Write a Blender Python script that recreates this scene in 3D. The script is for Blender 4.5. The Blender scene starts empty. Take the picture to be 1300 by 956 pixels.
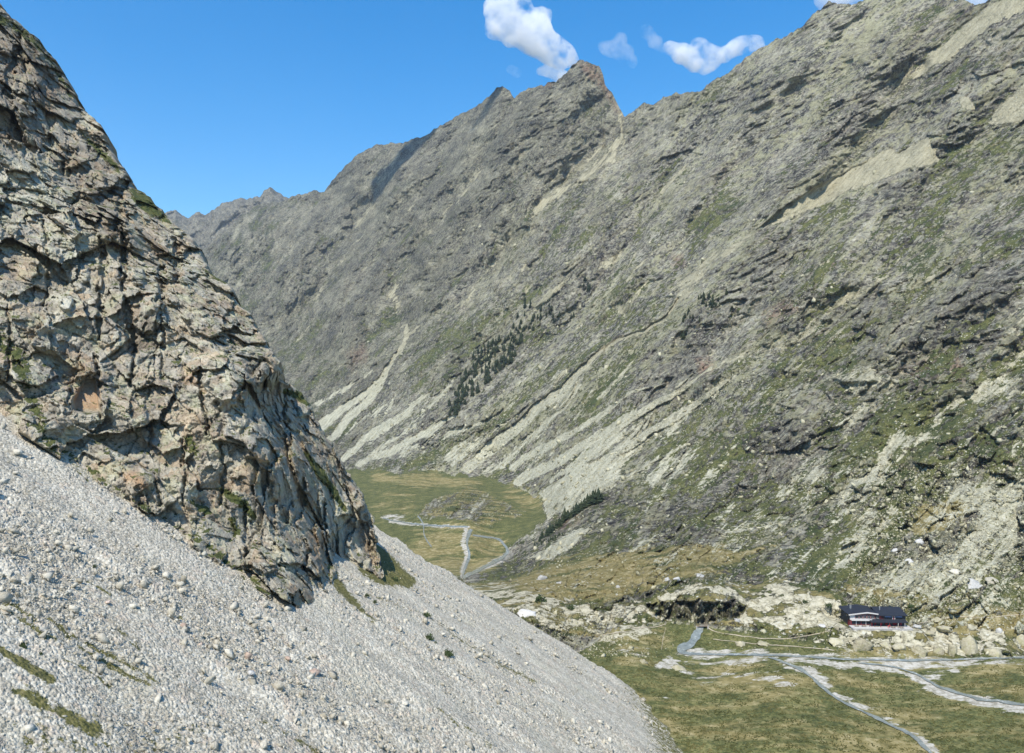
import bpy, bmesh, math, random, time
import numpy as np
from mathutils import Vector, Matrix
T0 = time.time()
rng = np.random.default_rng(7)
F32 = np.float32
sc = bpy.context.scene
col = sc.collection
HOR = 478.0
FPX = 1000.0

# ------------------------------------------------------------------ numpy noise
_perm = np.random.default_rng(3).permutation(4096).astype(np.int32)
_perm = np.concatenate([_perm, _perm, _perm])
_g = np.random.default_rng(5).normal(size=(4096, 3)).astype(F32)
_g /= np.linalg.norm(_g, axis=1)[:, None]
def _h(ix, iy, iz):
    return _perm[_perm[_perm[ix & 4095] + (iy & 4095)] + (iz & 4095)]
def perlin(x, y, z):
    x = np.asarray(x, F32); y = np.asarray(y, F32); z = np.asarray(z, F32)
    xi = np.floor(x); yi = np.floor(y); zi = np.floor(z)
    fx = x - xi; fy = y - yi; fz = z - zi
    xi = xi.astype(np.int32); yi = yi.astype(np.int32); zi = zi.astype(np.int32)
    u = fx * fx * (3 - 2 * fx); v = fy * fy * (3 - 2 * fy); w = fz * fz * (3 - 2 * fz)
    out = 0
    for a in (0, 1):
        ua = u if a else 1 - u
        for b in (0, 1):
            vb = v if b else 1 - v
            for c in (0, 1):
                wc = w if c else 1 - w
                g = _g[_h(xi + a, yi + b, zi + c)]
                out = out + ua * vb * wc * (g[..., 0] * (fx - a) + g[..., 1] * (fy - b) + g[..., 2] * (fz - c))
    return out * 1.6
def perlin2(x, y, s=0.0):
    return perlin(x, y, np.full(np.shape(x), s + 0.37, F32))
def fbm(p, scale, octs=4, gain=0.5, off=0.0):
    a = 1.0; o = 0
    for i in range(octs):
        q = p / (scale * 0.5 ** i)
        o = o + a * perlin(q[..., 0] + off, q[..., 1] + 7.1 * i, q[..., 2] + 3.3)
        a *= gain
    return o
_r = np.random.default_rng(11)
_cj = _r.random((4096, 3)).astype(F32)
_cg = _r.normal(size=(4096, 3)).astype(F32)
_cg /= np.linalg.norm(_cg, axis=1)[:, None]
_co = _r.random(4096).astype(F32)
def facets(p, tilt=0.9, seed=0):
    """blocky rock: each voronoi cell is a tilted plane with an offset. p in cell units. returns (height, f2-f1)"""
    pi = np.floor(p).astype(np.int32)
    best = np.full(p.shape[:-1], 9.0, F32); sec = best.copy()
    hh = np.zeros(p.shape[:-1], F32)
    for a in (-1, 0, 1):
        for b in (-1, 0, 1):
            for c in (-1, 0, 1):
                h = _h(pi[..., 0] + a + seed, pi[..., 1] + b, pi[..., 2] + c)
                j = _cj[h]
                dx = p[..., 0] - (pi[..., 0] + a + j[..., 0]); dy = p[..., 1] - (pi[..., 1] + b + j[..., 1]); dz = p[..., 2] - (pi[..., 2] + c + j[..., 2])
                d = dx * dx + dy * dy + dz * dz
                g = _cg[h]
                val = _co[h] - 0.5 + tilt * (g[..., 0] * dx + g[..., 1] * dy + g[..., 2] * dz)
                m = d < best
                sec = np.where(m, best, np.minimum(sec, d))
                hh = np.where(m, val, hh)
                best = np.where(m, d, best)
    return hh, np.sqrt(sec) - np.sqrt(best)
def sstep(a, b, x):
    t = np.clip((x - a) / (b - a), 0, 1)
    return t * t * (3 - 2 * t)

# ------------------------------------------------------------------ traced outlines -> soft masks
def sd_poly(px, py, poly):
    """signed distance in photo pixels, positive inside"""
    d = np.full(px.shape, 1e9, F32); ins = np.zeros(px.shape, bool)
    n = len(poly)
    for i in range(n):
        x0, y0 = poly[i]; x1, y1 = poly[(i + 1) % n]
        ex, ey = x1 - x0, y1 - y0
        t = np.clip(((px - x0) * ex + (py - y0) * ey) / (ex * ex + ey * ey + 1e-6), 0, 1)
        d = np.minimum(d, (px - x0 - t * ex) ** 2 + (py - y0 - t * ey) ** 2)
        if y0 != y1:
            ins ^= ((py >= min(y0, y1)) & (py < max(y0, y1)) & (px < x0 + (py - y0) / (y1 - y0) * ex))
    d = np.sqrt(d)
    return np.where(ins, d, -d)
def sd_line(px, py, line):
    """positive inside the tapering stroke"""
    best = np.full(px.shape, -1e9, F32)
    for (x0, y0, r0), (x1, y1, r1) in zip(line[:-1], line[1:]):
        ex, ey = x1 - x0, y1 - y0
        t = np.clip(((px - x0) * ex + (py - y0) * ey) / (ex * ex + ey * ey + 1e-6), 0, 1)
        d = np.sqrt((px - x0 - t * ex) ** 2 + (py - y0 - t * ey) ** 2)
        best = np.maximum(best, r0 + (r1 - r0) * t - d)
    return best
def paint(mask, px, py, shapes):
    """shapes: (points, softness, strength); 3-tuples points = stroke"""
    for pts, soft, strg in shapes:
        xs = [q[0] for q in pts]; ys = [q[1] for q in pts]
        pad = soft + (max(q[2] for q in pts) if len(pts[0]) == 3 else 0) + 2
        sel = (px > min(xs) - pad) & (px < max(xs) + pad) & (py > min(ys) - pad) & (py < max(ys) + pad)
        if not sel.any(): continue
        a = px[sel]; b = py[sel]
        s = sd_line(a, b, pts) if len(pts[0]) == 3 else sd_poly(a, b, pts)
        v = np.clip(0.5 + 0.5 * s / soft, 0, 1) * abs(strg)
        mask[sel] = np.maximum(mask[sel], v) if strg > 0 else np.minimum(mask[sel], 1 - v)
    return mask

# ------------------------------------------------------------------ thin-plate interpolation of 1/distance
class TPS:
    def __init__(self, pts):
        P = np.array(pts, float); self.c = P[:, :2] / 100
        v = 1 / P[:, 2]
        n = len(P); r = self._k(self.c, self.c)
        A = np.zeros((n + 3, n + 3)); A[:n, :n] = r + np.eye(n) * 1e-4
        A[:n, n] = 1; A[:n, n + 1:] = self.c; A[n, :n] = 1; A[n + 1:, :n] = self.c.T
        self.w = np.linalg.solve(A, np.concatenate([v, [0, 0, 0]]))
    @staticmethod
    def _k(a, b):
        d2 = (a[:, None, 0] - b[None, :, 0]) ** 2 + (a[:, None, 1] - b[None, :, 1]) ** 2
        return 0.5 * d2 * np.log(d2 + 1e-9)
    def __call__(self, px, py):
        sh = px.shape; q = np.stack([px.ravel(), py.ravel()], 1) / 100.0
        out = np.empty(len(q)); n = len(self.c)
        for i in range(0, len(q), 100000):
            s = q[i:i + 100000].astype(np.float32)
            out[i:i + 100000] = self._k(s, self.c.astype(np.float32)) @ self.w[:n] + self.w[n] + s @ self.w[n + 1:]
        return 1 / np.clip(out.reshape(sh), 1 / 11000.0, 1)
def ray(px, py, t):
    return np.stack([(px - 650) / FPX * t, t, (HOR - py) / FPX * t], -1)
def grid_normals(P):
    du = np.gradient(P, axis=1); dv = np.gradient(P, axis=0)
    n = np.cross(du, dv); n /= np.linalg.norm(n, axis=-1)[..., None] + 1e-9
    s = np.sign((n * -P).sum(-1)); s[s == 0] = 1
    return n * s[..., None]

# ------------------------------------------------------------------ object helpers
def tag(o, label=None, cat=None, group=None, kind=None):
    if label: o['label'] = label
    if cat: o['category'] = cat
    if group: o['group'] = group
    if kind: o['kind'] = kind
    return o
def link(o, parent=None):
    col.objects.link(o)
    if parent is not None: o.parent = parent
    return o
def mesh_np(name, V, faces, mat=None, smooth=False, parent=None, attrs=None):
    """faces: (n,k) array"""
    me = bpy.data.meshes.new(name)
    V = np.ascontiguousarray(V, F32).reshape(-1, 3); faces = np.ascontiguousarray(faces, np.int32)
    k = faces.shape[1]
    me.vertices.add(len(V)); me.vertices.foreach_set('co', V.ravel())
    me.loops.add(faces.size); me.loops.foreach_set('vertex_index', faces.ravel())
    me.polygons.add(len(faces)); me.polygons.foreach_set('loop_start', np.arange(0, faces.size, k, dtype=np.int32))
    try: me.polygons.foreach_set('loop_total', np.full(len(faces), k, np.int32))
    except Exception: pass
    me.update(calc_edges=True)
    if smooth: me.polygons.foreach_set('use_smooth', np.ones(len(faces), bool))
    for an, arr in (attrs or {}).items():
        a = me.attributes.new(an, 'FLOAT_COLOR', 'POINT')
        a.data.foreach_set('color', np.ascontiguousarray(arr, F32).ravel())
    if mat: me.materials.append(mat)
    o = bpy.data.objects.new(name, me)
    return link(o, parent)
def grid_faces(nr, nc):
    i = np.arange(nr * nc, dtype=np.int32).reshape(nr, nc)
    return np.stack([i[:-1, :-1], i[1:, :-1], i[1:, 1:], i[:-1, 1:]], -1).reshape(-1, 4)
class MB:
    def __init__(self): self.v = []; self.f = []
    def box(self, x0, x1, y0, y1, z0, z1):
        n = len(self.v)
        self.v += [(x0,y0,z0),(x1,y0,z0),(x1,y1,z0),(x0,y1,z0),(x0,y0,z1),(x1,y0,z1),(x1,y1,z1),(x0,y1,z1)]
        self.f += [tuple(n + i for i in q) for q in ((0,3,2,1),(4,5,6,7),(0,1,5,4),(1,2,6,5),(2,3,7,6),(3,0,4,7))]
        return self
    def prism(self, prof, y0, y1):
        """profile in x,z extruded along y"""
        n = len(self.v); k = len(prof)
        self.v += [(x, y0, z) for x, z in prof] + [(x, y1, z) for x, z in prof]
        self.f += [tuple(n + i for i in range(k)), tuple(n + k + i for i in reversed(range(k)))]
        self.f += [(n + i, n + k + i, n + k + (i + 1) % k, n + (i + 1) % k) for i in range(k)]
        return self
    def prism_x(self, prof, x0, x1):
        n = len(self.v); k = len(prof)
        self.v += [(x0, y, z) for y, z in prof] + [(x1, y, z) for y, z in prof]
        self.f += [tuple(n + i for i in range(k)), tuple(n + k + i for i in reversed(range(k)))]
        self.f += [(n + i, n + k + i, n + k + (i + 1) % k, n + (i + 1) % k) for i in range(k)]
        return self
    def tube(self, a, b, r0, r1, n=8):
        a = Vector(a); b = Vector(b); d = (b - a).normalized()
        u = d.orthogonal().normalized(); w = d.cross(u); s = len(self.v)
        for p, r in ((a, r0), (b, r1)):
            for i in range(n):
                t = 2 * math.pi * i / n
                self.v.append(tuple(p + (u * math.cos(t) + w * math.sin(t)) * r))
        self.f += [(s + i, s + (i + 1) % n, s + n + (i + 1) % n, s + n + i) for i in range(n)]
        self.f += [tuple(s + i for i in reversed(range(n))), tuple(s + n + i for i in range(n))]
        return self
    def build(self, name, mat, parent=None, smooth=False):
        me = bpy.data.meshes.new(name); me.from_pydata(self.v, [], self.f); me.materials.append(mat)
        bm = bmesh.new(); bm.from_mesh(me); bmesh.ops.recalc_face_normals(bm, faces=bm.faces); bm.to_mesh(me); bm.free()
        if smooth:
            for p in me.polygons: p.use_smooth = True
        return link(bpy.data.objects.new(name, me), parent)
def empty(name, loc, rz=0):
    o = bpy.data.objects.new(name, None); o.location = loc; o.rotation_euler = (0, 0, rz); o.empty_display_size = 1
    return link(o)

# ------------------------------------------------------------------ node helpers
class NG:
    def __init__(self, name):
        self.m = bpy.data.materials.new(name); self.m.use_nodes = True
        self.t = self.m.node_tree; self.t.nodes.clear()
        self.out = self.t.nodes.new('ShaderNodeOutputMaterial')
        self.bsdf = self.t.nodes.new('ShaderNodeBsdfPrincipled')
        self.t.links.new(self.bsdf.outputs[0], self.out.inputs[0])
        self.bsdf.inputs['Roughness'].default_value = 0.9
        self.bsdf.inputs['Specular IOR Level'].default_value = 0.25
    def put(self, inp, v):
        if v is None: return
        if hasattr(v, 'is_output'): self.t.links.new(v, inp)
        elif isinstance(v, (tuple, list)) and len(v) == 3 and inp.type == 'RGBA': inp.default_value = (*v, 1)
        else: inp.default_value = v
    def n(self, typ, props=None, **ins):
        nd = self.t.nodes.new(typ)
        for k, v in (props or {}).items(): setattr(nd, k, v)
        for k, v in ins.items():
            key = int(k[1:]) if k[0] == '_' and k[1:].isdigit() else k.replace('_', ' ')
            self.put(nd.inputs[key], v)
        return nd
    def math(self, op, a, b=None, c=None, clamp=False):
        nd = self.n('ShaderNodeMath', {'operation': op, 'use_clamp': clamp}, _0=a, _1=b, _2=c); return nd.outputs[0]
    def noise(self, vec, scale, detail=4, rough=0.55, dist=0.0):
        return self.n('ShaderNodeTexNoise', None, Vector=vec, Scale=scale, Detail=detail, Roughness=rough, Distortion=dist).outputs[0]
    def voro(self, vec, scale, feature='F1', out='Distance', rnd=1.0):
        return self.n('ShaderNodeTexVoronoi', {'feature': feature}, Vector=vec, Scale=scale, Randomness=rnd).outputs[out]
    def remap(self, v, a, b, c=0.0, d=1.0, smooth=True):
        return self.n('ShaderNodeMapRange', {'interpolation_type': 'SMOOTHSTEP' if smooth else 'LINEAR', 'clamp': True}, Value=v, From_Min=a, From_Max=b, To_Min=c, To_Max=d).outputs[0]
    def mix(self, f, a, b, mode='MIX'):
        nd = self.n('ShaderNodeMix', {'data_type': 'RGBA', 'blend_type': mode})
        self.put(nd.inputs[0], f); self.put(nd.inputs[6], a); self.put(nd.inputs[7], b)
        return nd.outputs[2]
    def ramp(self, v, stops):
        nd = self.n('ShaderNodeValToRGB', None, Fac=v); cr = nd.color_ramp
        while len(cr.elements) < len(stops): cr.elements.new(0.5)
        for e, (p, c) in zip(cr.elements, stops): e.position = p; e.color = (*c, 1)
        return nd.outputs[0]
    def vec(self, op, a, b=None):
        nd = self.n('ShaderNodeVectorMath', {'operation': op}, _0=a)
        if op == 'SCALE': self.put(nd.inputs['Scale'], b)
        else: self.put(nd.inputs[1], b)
        return nd.outputs[1 if op == 'DOT_PRODUCT' else 0]
    def pos(self): return self.n('ShaderNodeNewGeometry').outputs['Position']
    def attr(self, name):
        a = self.n('ShaderNodeAttribute', {'attribute_name': name}); s = self.n('ShaderNodeSeparateColor', None, _0=a.outputs[0]); return s.outputs
    def bump(self, h, strength=0.6, dist=1.0, normal=None):
        return self.n('ShaderNodeBump', None, Strength=strength, Distance=dist, Height=h, Normal=normal).outputs[0]
    def done(self, colr, normal=None, rough=None):
        self.put(self.bsdf.inputs['Base Color'], colr)
        if normal is not None: self.put(self.bsdf.inputs['Normal'], normal)
        if rough is not None: self.put(self.bsdf.inputs['Roughness'], rough)
        return self.m
def flat_mat(name, c, rough=0.7, var=0.15, scale=3.0, metal=0.0):
    g = NG(name); n = g.noise(g.pos(), scale, 4)
    k = g.remap(n, 0.3, 0.7, 1 - var, 1 + var, False)
    g.bsdf.inputs['Metallic'].default_value = metal
    return g.done(g.mix(1.0, c, g.n('ShaderNodeCombineColor', None, _0=k, _1=k, _2=k).outputs[0], 'MULTIPLY'), None, rough)

# ---- mountain / valley surface
def terrain_material():
    g = NG('mountain_ground')
    P = g.pos()
    # streak coordinates: across the fall line finely, along it coarsely
    fw = g.n('ShaderNodeSeparateXYZ', None, _0=g.n('ShaderNodeAttribute', {'attribute_name': 'flow'}).outputs['Vector']).outputs
    def streak(k): return g.n('ShaderNodeCombineXYZ', None, _0=fw[0], _1=g.math('MULTIPLY', fw[1], k), _2=0.0).outputs[0]
    S = streak(0.22); S2 = streak(0.4)
    A = g.attr('maskA'); B = g.attr('maskB')
    scree, grass, dry = A[0], A[1], A[2]
    slab, dark, orange = B[0], B[1], B[2]
    n200 = g.noise(P, 1 / 160, 3); n40 = g.noise(S2, 1 / 30, 6, 0.65); n9 = g.noise(P, 1 / 8, 6, 0.7); n2 = g.noise(P, 1 / 2.0, 4, 0.7)
    s25 = g.noise(streak(0.09), 1 / 15, 7, 0.62, 0.25); s6 = g.noise(streak(0.16), 1 / 4, 5, 0.65, 0.2)
    notflat = g.math('SUBTRACT', 1.0, g.attr('maskC')[0])
    zone = g.math('MULTIPLY', g.math('SUBTRACT', g.math('ADD', g.math('MULTIPLY', g.noise(streak(0.3), 1 / 85, 4, 0.6, 0.3), 0.55), g.math('MULTIPLY', g.noise(streak(0.25), 1 / 30, 4, 0.6, 0.3), 0.45)), 0.5), notflat)
    # rock
    rk = g.math('ADD', g.math('MULTIPLY', n40, 0.5), g.math('MULTIPLY', n9, 0.5))
    rk = g.math('ADD', rk, g.math('MULTIPLY', zone, 0.35))
    rock = g.ramp(rk, [(0.41, (0.030, 0.029, 0.030)), (0.47, (0.125, 0.115, 0.095)), (0.53, (0.235, 0.218, 0.165)), (0.60, (0.45, 0.425, 0.32))])
    dn = g.vec('SCALE', g.n('ShaderNodeTexNoise', None, Vector=P, Scale=0.09, Detail=5, Roughness=0.65).outputs[1], 11.0)
    Pd = g.vec('ADD', P, dn)
    def cells(sz):
        v_ = g.n('ShaderNodeTexVoronoi', None, Vector=Pd, Scale=1 / sz); return g.n('ShaderNodeSeparateColor', None, _0=v_.outputs['Color']).outputs
    k1, k2, k3 = cells(26), cells(9.5), cells(3.6)
    tone = g.math('ADD', g.math('MULTIPLY', k1[0], 0.42), g.math('ADD', g.math('MULTIPLY', k2[0], 0.55), g.math('MULTIPLY', k3[0], 0.55)))
    tone = g.remap(tone, 0.2, 1.3, 0.36, 1.42, False)
    rock = g.mix(1.0, rock, g.n('ShaderNodeCombineColor', None, _0=tone, _1=tone, _2=tone).outputs[0], 'MULTIPLY')
    rock = g.mix(g.remap(k2[1], 0.72, 0.8, 0, 0.55), rock, (0.40, 0.385, 0.28))
    rock = g.mix(g.remap(k3[1], 0.80, 0.86, 0, 0.6), rock, (0.44, 0.43, 0.33))
    mauve = g.remap(g.noise(P, 1 / 60, 4), 0.5, 0.68)
    rock = g.mix(g.math('MULTIPLY', mauve, 0.5), rock, g.mix(1.0, rock, (0.96, 0.88, 0.86), 'MULTIPLY'))
    lich = g.remap(g.math('ADD', g.noise(S2, 1 / 9, 6, 0.72), g.math('MULTIPLY', g.math('SUBTRACT', g.noise(S, 1 / 70, 3), 0.5), 0.5)), 0.47, 0.58)
    rock = g.mix(g.math('MULTIPLY', g.math('MULTIPLY', lich, 0.66), g.attr('maskC')[2]), rock, (0.39, 0.375, 0.215))
    gcell = g.math('SUBTRACT', g.math('ADD', g.math('MULTIPLY', k2[2], 0.5), g.math('MULTIPLY', k3[2], 0.5)), 0.5)
    spk = g.math('MULTIPLY', g.remap(g.voro(P, 1 / 13), 0.12, 0.34, 1, 0), g.remap(g.noise(P, 1 / 45, 4, 0.6), 0.47, 0.58))
    rock = g.mix(g.math('MULTIPLY', spk, 0.75), rock, (0.04, 0.045, 0.03))
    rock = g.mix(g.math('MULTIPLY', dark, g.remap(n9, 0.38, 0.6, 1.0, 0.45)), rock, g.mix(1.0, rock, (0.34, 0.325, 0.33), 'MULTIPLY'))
    of = g.math('MULTIPLY', orange, g.remap(n9, 0.35, 0.6))
    rock = g.mix(g.math('MULTIPLY', of, 0.75), rock, (0.36, 0.215, 0.14))
    rock = g.mix(g.remap(g.attr('maskC')[2], 0.2, 0.9, 0.8, 0), rock, g.mix(1.0, rock, (0.62, 0.62, 0.57), 'MULTIPLY'))
    # pale slabs
    sl = g.remap(g.math('ADD', slab, g.math('MULTIPLY', g.math('SUBTRACT', g.noise(g.n('ShaderNodeMapping', None, Vector=P, Scale=(0.8, 0.8, 1.7)).outputs[0], 1 / 9, 6, 0.62), 0.5), 2.8)), 0.44, 0.52)
    slabc = g.ramp(g.noise(P, 1 / 3, 5, 0.7), [(0.36, (0.19, 0.175, 0.12)), (0.46, (0.34, 0.315, 0.22)), (0.62, (0.48, 0.45, 0.335))])
    ck = g.voro(g.vec('ADD', g.n('ShaderNodeMapping', None, Vector=P, Scale=(0.5, 0.5, 1.3)).outputs[0], g.vec('SCALE', g.n('ShaderNodeTexNoise', None, Vector=P, Scale=0.2, Detail=5).outputs[1], 4.0)), 1 / 5.0, 'DISTANCE_TO_EDGE')
    slabc = g.mix(g.remap(ck, 0.0, 0.05, 0.7, 0), slabc, (0.10, 0.09, 0.05))
    # scree
    scree = g.math('ADD', scree, g.math('MULTIPLY', zone, 2.5))
    sf = g.remap(g.math('ADD', g.math('ADD', scree, g.math('MULTIPLY', g.math('SUBTRACT', g.math('ADD', k2[1], k3[0]), 1.0), 0.28)), g.math('MULTIPLY', g.math('SUBTRACT', g.math('ADD', g.math('MULTIPLY', s25, 0.65), g.math('MULTIPLY', s6, 0.35)), 0.5), 2.9)), 0.47, 0.60)
    screec = g.ramp(g.math('ADD', g.math('MULTIPLY', n2, 0.55), g.math('MULTIPLY', s6, 0.45)), [(0.36, (0.17, 0.165, 0.115)), (0.48, (0.36, 0.35, 0.25)), (0.62, (0.54, 0.52, 0.39))])
    pz = g.n('ShaderNodeSeparateXYZ', None, _0=P).outputs[2]
    screec = g.mix(g.remap(pz, -150, 120, 0, 1), screec, g.mix(1.0, screec, (0.82, 0.78, 0.71), 'MULTIPLY'))
    # grass
    slope = g.n('ShaderNodeSeparateXYZ', None, _0=g.n('ShaderNodeNewGeometry').outputs['Normal']).outputs[2]
    gsum = g.math('ADD', grass, g.math('MULTIPLY', g.math('SUBTRACT', g.math('ADD', g.math('MULTIPLY', s25, 0.45), g.math('MULTIPLY', g.noise(S2, 1 / 5, 5, 0.7), 0.55)), 0.5), 3.2))
    gsum = g.math('ADD', gsum, g.math('MULTIPLY', g.math('SUBTRACT', n200, 0.5), 1.2))
    gsum = g.math('ADD', gsum, g.remap(slope, 0.35, 0.9, -0.12, 0.1))
    gsum = g.math('ADD', gsum, g.math('MULTIPLY', g.math('MULTIPLY', gcell, 0.55), g.math('SUBTRACT', 1.0, g.attr('maskC')[0])))
    gsum = g.math('SUBTRACT', gsum, g.math('MULTIPLY', zone, 1.7))
    gf = g.remap(gsum, 0.46, 0.58)
    gc = g.ramp(g.math('ADD', g.math('MULTIPLY', g.noise(P, 1 / 12, 7, 0.78), 0.5), g.math('MULTIPLY', g.noise(P, 1 / 1.5, 5, 0.8), 0.5)), [(0.37, (0.022, 0.032, 0.010)), (0.5, (0.080, 0.088, 0.028)), (0.63, (0.20, 0.188, 0.072))])
    gc = g.mix(g.math('MULTIPLY', g.remap(g.noise(S2, 1 / 24, 5, 0.68), 0.5, 0.58), g.math('MULTIPLY', notflat, 0.6)), gc, (0.026, 0.042, 0.014))
    dryc = g.ramp(g.noise(P, 1 / 6, 6, 0.72), [(0.35, (0.11, 0.098, 0.036)), (0.5, (0.205, 0.172, 0.068)), (0.65, (0.33, 0.28, 0.15))])
    df = g.remap(g.math('ADD', dry, g.math('MULTIPLY', g.math('SUBTRACT', g.noise(g.n('ShaderNodeMapping', None, Vector=P, Scale=(0.55, 1.5, 1)).outputs[0], 1 / 26, 6, 0.7), 0.5), 3.2)), 0.3, 0.75)
    gcol = g.mix(df, gc, dryc)
    c = g.mix(gf, rock, gcol)
    c = g.mix(sf, c, screec)
    c = g.mix(sl, c, slabc)
    gv = g.attr('maskC')[1]
    gvf = g.remap(g.math('ADD', gv, g.math('MULTIPLY', g.math('SUBTRACT', g.noise(g.n('ShaderNodeMapping', None, Vector=P, Scale=(0.5, 1.2, 1)).outputs[0], 1 / 8, 6, 0.7), 0.5), 3.0)), 0.5, 0.66)
    c = g.mix(gvf, c, g.ramp(g.noise(P, 1 / 2.5, 5, 0.7), [(0.35, (0.20, 0.185, 0.135)), (0.5, (0.36, 0.34, 0.28)), (0.65, (0.5, 0.48, 0.42))]))
    # scattered single pale stones
    v = g.voro(P, 1 / 3.2); st = g.math('MULTIPLY', g.remap(v, 0.2, 0.3, 1, 0), g.remap(g.noise(P, 1 / 20, 3), 0.52, 0.6))
    c = g.mix(g.math('MULTIPLY', st, g.math('SUBTRACT', 1.0, g.attr('maskC')[0])), c, (0.46, 0.45, 0.37))
    # relief below the mesh resolution
    hardness = g.math('SUBTRACT', 1.0, g.math('MULTIPLY', g.math('MAXIMUM', g.math('MULTIPLY', gf, 0.7), g.math('MULTIPLY', sf, 0.55)), 1.0))
    h = g.math('MULTIPLY', g.math('ADD', g.math('MULTIPLY', n9, 8.0), g.math('ADD', g.math('MULTIPLY', n2, 1.6), g.math('MULTIPLY', n40, 18.0))), hardness)
    v2 = g.voro(P, 1 / 1.6)
    h = g.math('ADD', h, g.math('MULTIPLY', v2, -0.5))
    h = g.math('ADD', h, g.math('MULTIPLY', g.math('MULTIPLY', g.voro(P, 1 / 5.0), -2.2), hardness))
    flatness = A[2]
    h = g.math('MULTIPLY', h, g.math('SUBTRACT', 1.0, g.math('MULTIPLY', sl, 0.7)))
    nb = g.bump(h, g.math('SUBTRACT', 0.95, g.math('MULTIPLY', g.attr('maskC')[0], 0.75)), 1.0)
    return g.done(c, nb, 0.92)

def cliff_material():
    g = NG('cliff_rock'); P = g.pos()
    A = g.attr('maskA'); B = g.attr('maskB')
    grass, orange, dark = A[0], A[1], A[2]
    pale = B[0]; cav = B[1]
    sx = g.n('ShaderNodeMapping', None, Vector=P, Scale=(1.0, 1.0, 0.4)).outputs[0]
    big = g.noise(P, 1 / 24, 4, 0.6); mid = g.noise(sx, 1 / 4, 6, 0.68); fine = g.noise(P, 1 / 0.7, 5, 0.7)
    k = g.math('ADD', g.math('MULTIPLY', mid, 0.6), g.math('MULTIPLY', fine, 0.4))
    rock = g.ramp(k, [(0.34, (0.115, 0.10, 0.08)), (0.44, (0.285, 0.257, 0.20)), (0.54, (0.415, 0.383, 0.30)), (0.66, (0.60, 0.575, 0.46))])
    cell = g.n('ShaderNodeTexVoronoi', None, Vector=g.vec('ADD', P, g.vec('SCALE', g.n('ShaderNodeTexNoise', None, Vector=P, Scale=0.4, Detail=3).outputs[1], 3.0)), Scale=1 / 5.5).outputs['Color']
    cb = g.n('ShaderNodeSeparateColor', None, _0=cell).outputs
    rock = g.mix(g.remap(cb[0], 0.55, 0.95, 0, 0.6), rock, g.mix(1.0, rock, (1.0, 0.80, 0.64), 'MULTIPLY'))
    rock = g.mix(g.remap(cb[1], 0.6, 0.95, 0, 0.55), rock, g.mix(1.0, rock, (0.62, 0.58, 0.60), 'MULTIPLY'))
    lich = g.remap(g.math('ADD', g.noise(P, 1 / 6, 6, 0.7), g.math('MULTIPLY', pale, 0.14)), 0.5, 0.62)
    rock = g.mix(g.math('MULTIPLY', lich, 0.55), rock, (0.41, 0.41, 0.265))
    rock = g.mix(g.math('MULTIPLY', pale, g.remap(mid, 0.4, 0.6, 0.2, 0.8)), rock, (0.53, 0.51, 0.43))
    rock = g.mix(g.math('MULTIPLY', dark, 0.9), rock, g.mix(1.0, rock, (0.42, 0.37, 0.36), 'MULTIPLY'))
    rock = g.mix(g.math('MULTIPLY', orange, g.remap(fine, 0.3, 0.6, 0.9, 0.55)), rock, (0.42, 0.25, 0.125))
    slope = g.n('ShaderNodeSeparateXYZ', None, _0=g.n('ShaderNodeNewGeometry').outputs['Normal']).outputs[2]
    gf = g.math('ADD', grass, g.remap(slope, 0.5, 0.95, -0.15, 0.33))
    gf = g.math('ADD', gf, g.math('MULTIPLY', g.math('SUBTRACT', g.noise(P, 1 / 3.5, 6, 0.7), 0.5), 1.8))
    gf = g.remap(gf, 0.50, 0.64)
    gc = g.ramp(g.noise(P, 1 / 1.6, 5, 0.75), [(0.3, (0.022, 0.034, 0.010)), (0.5, (0.07, 0.085, 0.024)), (0.7, (0.17, 0.155, 0.055))])
    c = g.mix(gf, rock, gc)
    crack = g.voro(g.vec('ADD', sx, g.vec('SCALE', g.n('ShaderNodeTexNoise', None, Vector=P, Scale=0.5, Detail=4).outputs[1], 2.4)), 1 / 2.6, 'DISTANCE_TO_EDGE')
    h = g.math('ADD', g.math('MULTIPLY', mid, 2.0), g.math('MULTIPLY', fine, 0.6))
    h = g.math('ADD', h, g.math('MULTIPLY', g.remap(crack, 0.0, 0.07, -0.5, 0.0), g.remap(g.noise(P, 1 / 5, 3), 0.48, 0.6)))
    return g.done(c, g.bump(h, 0.85, 1.0), 0.9)

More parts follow.
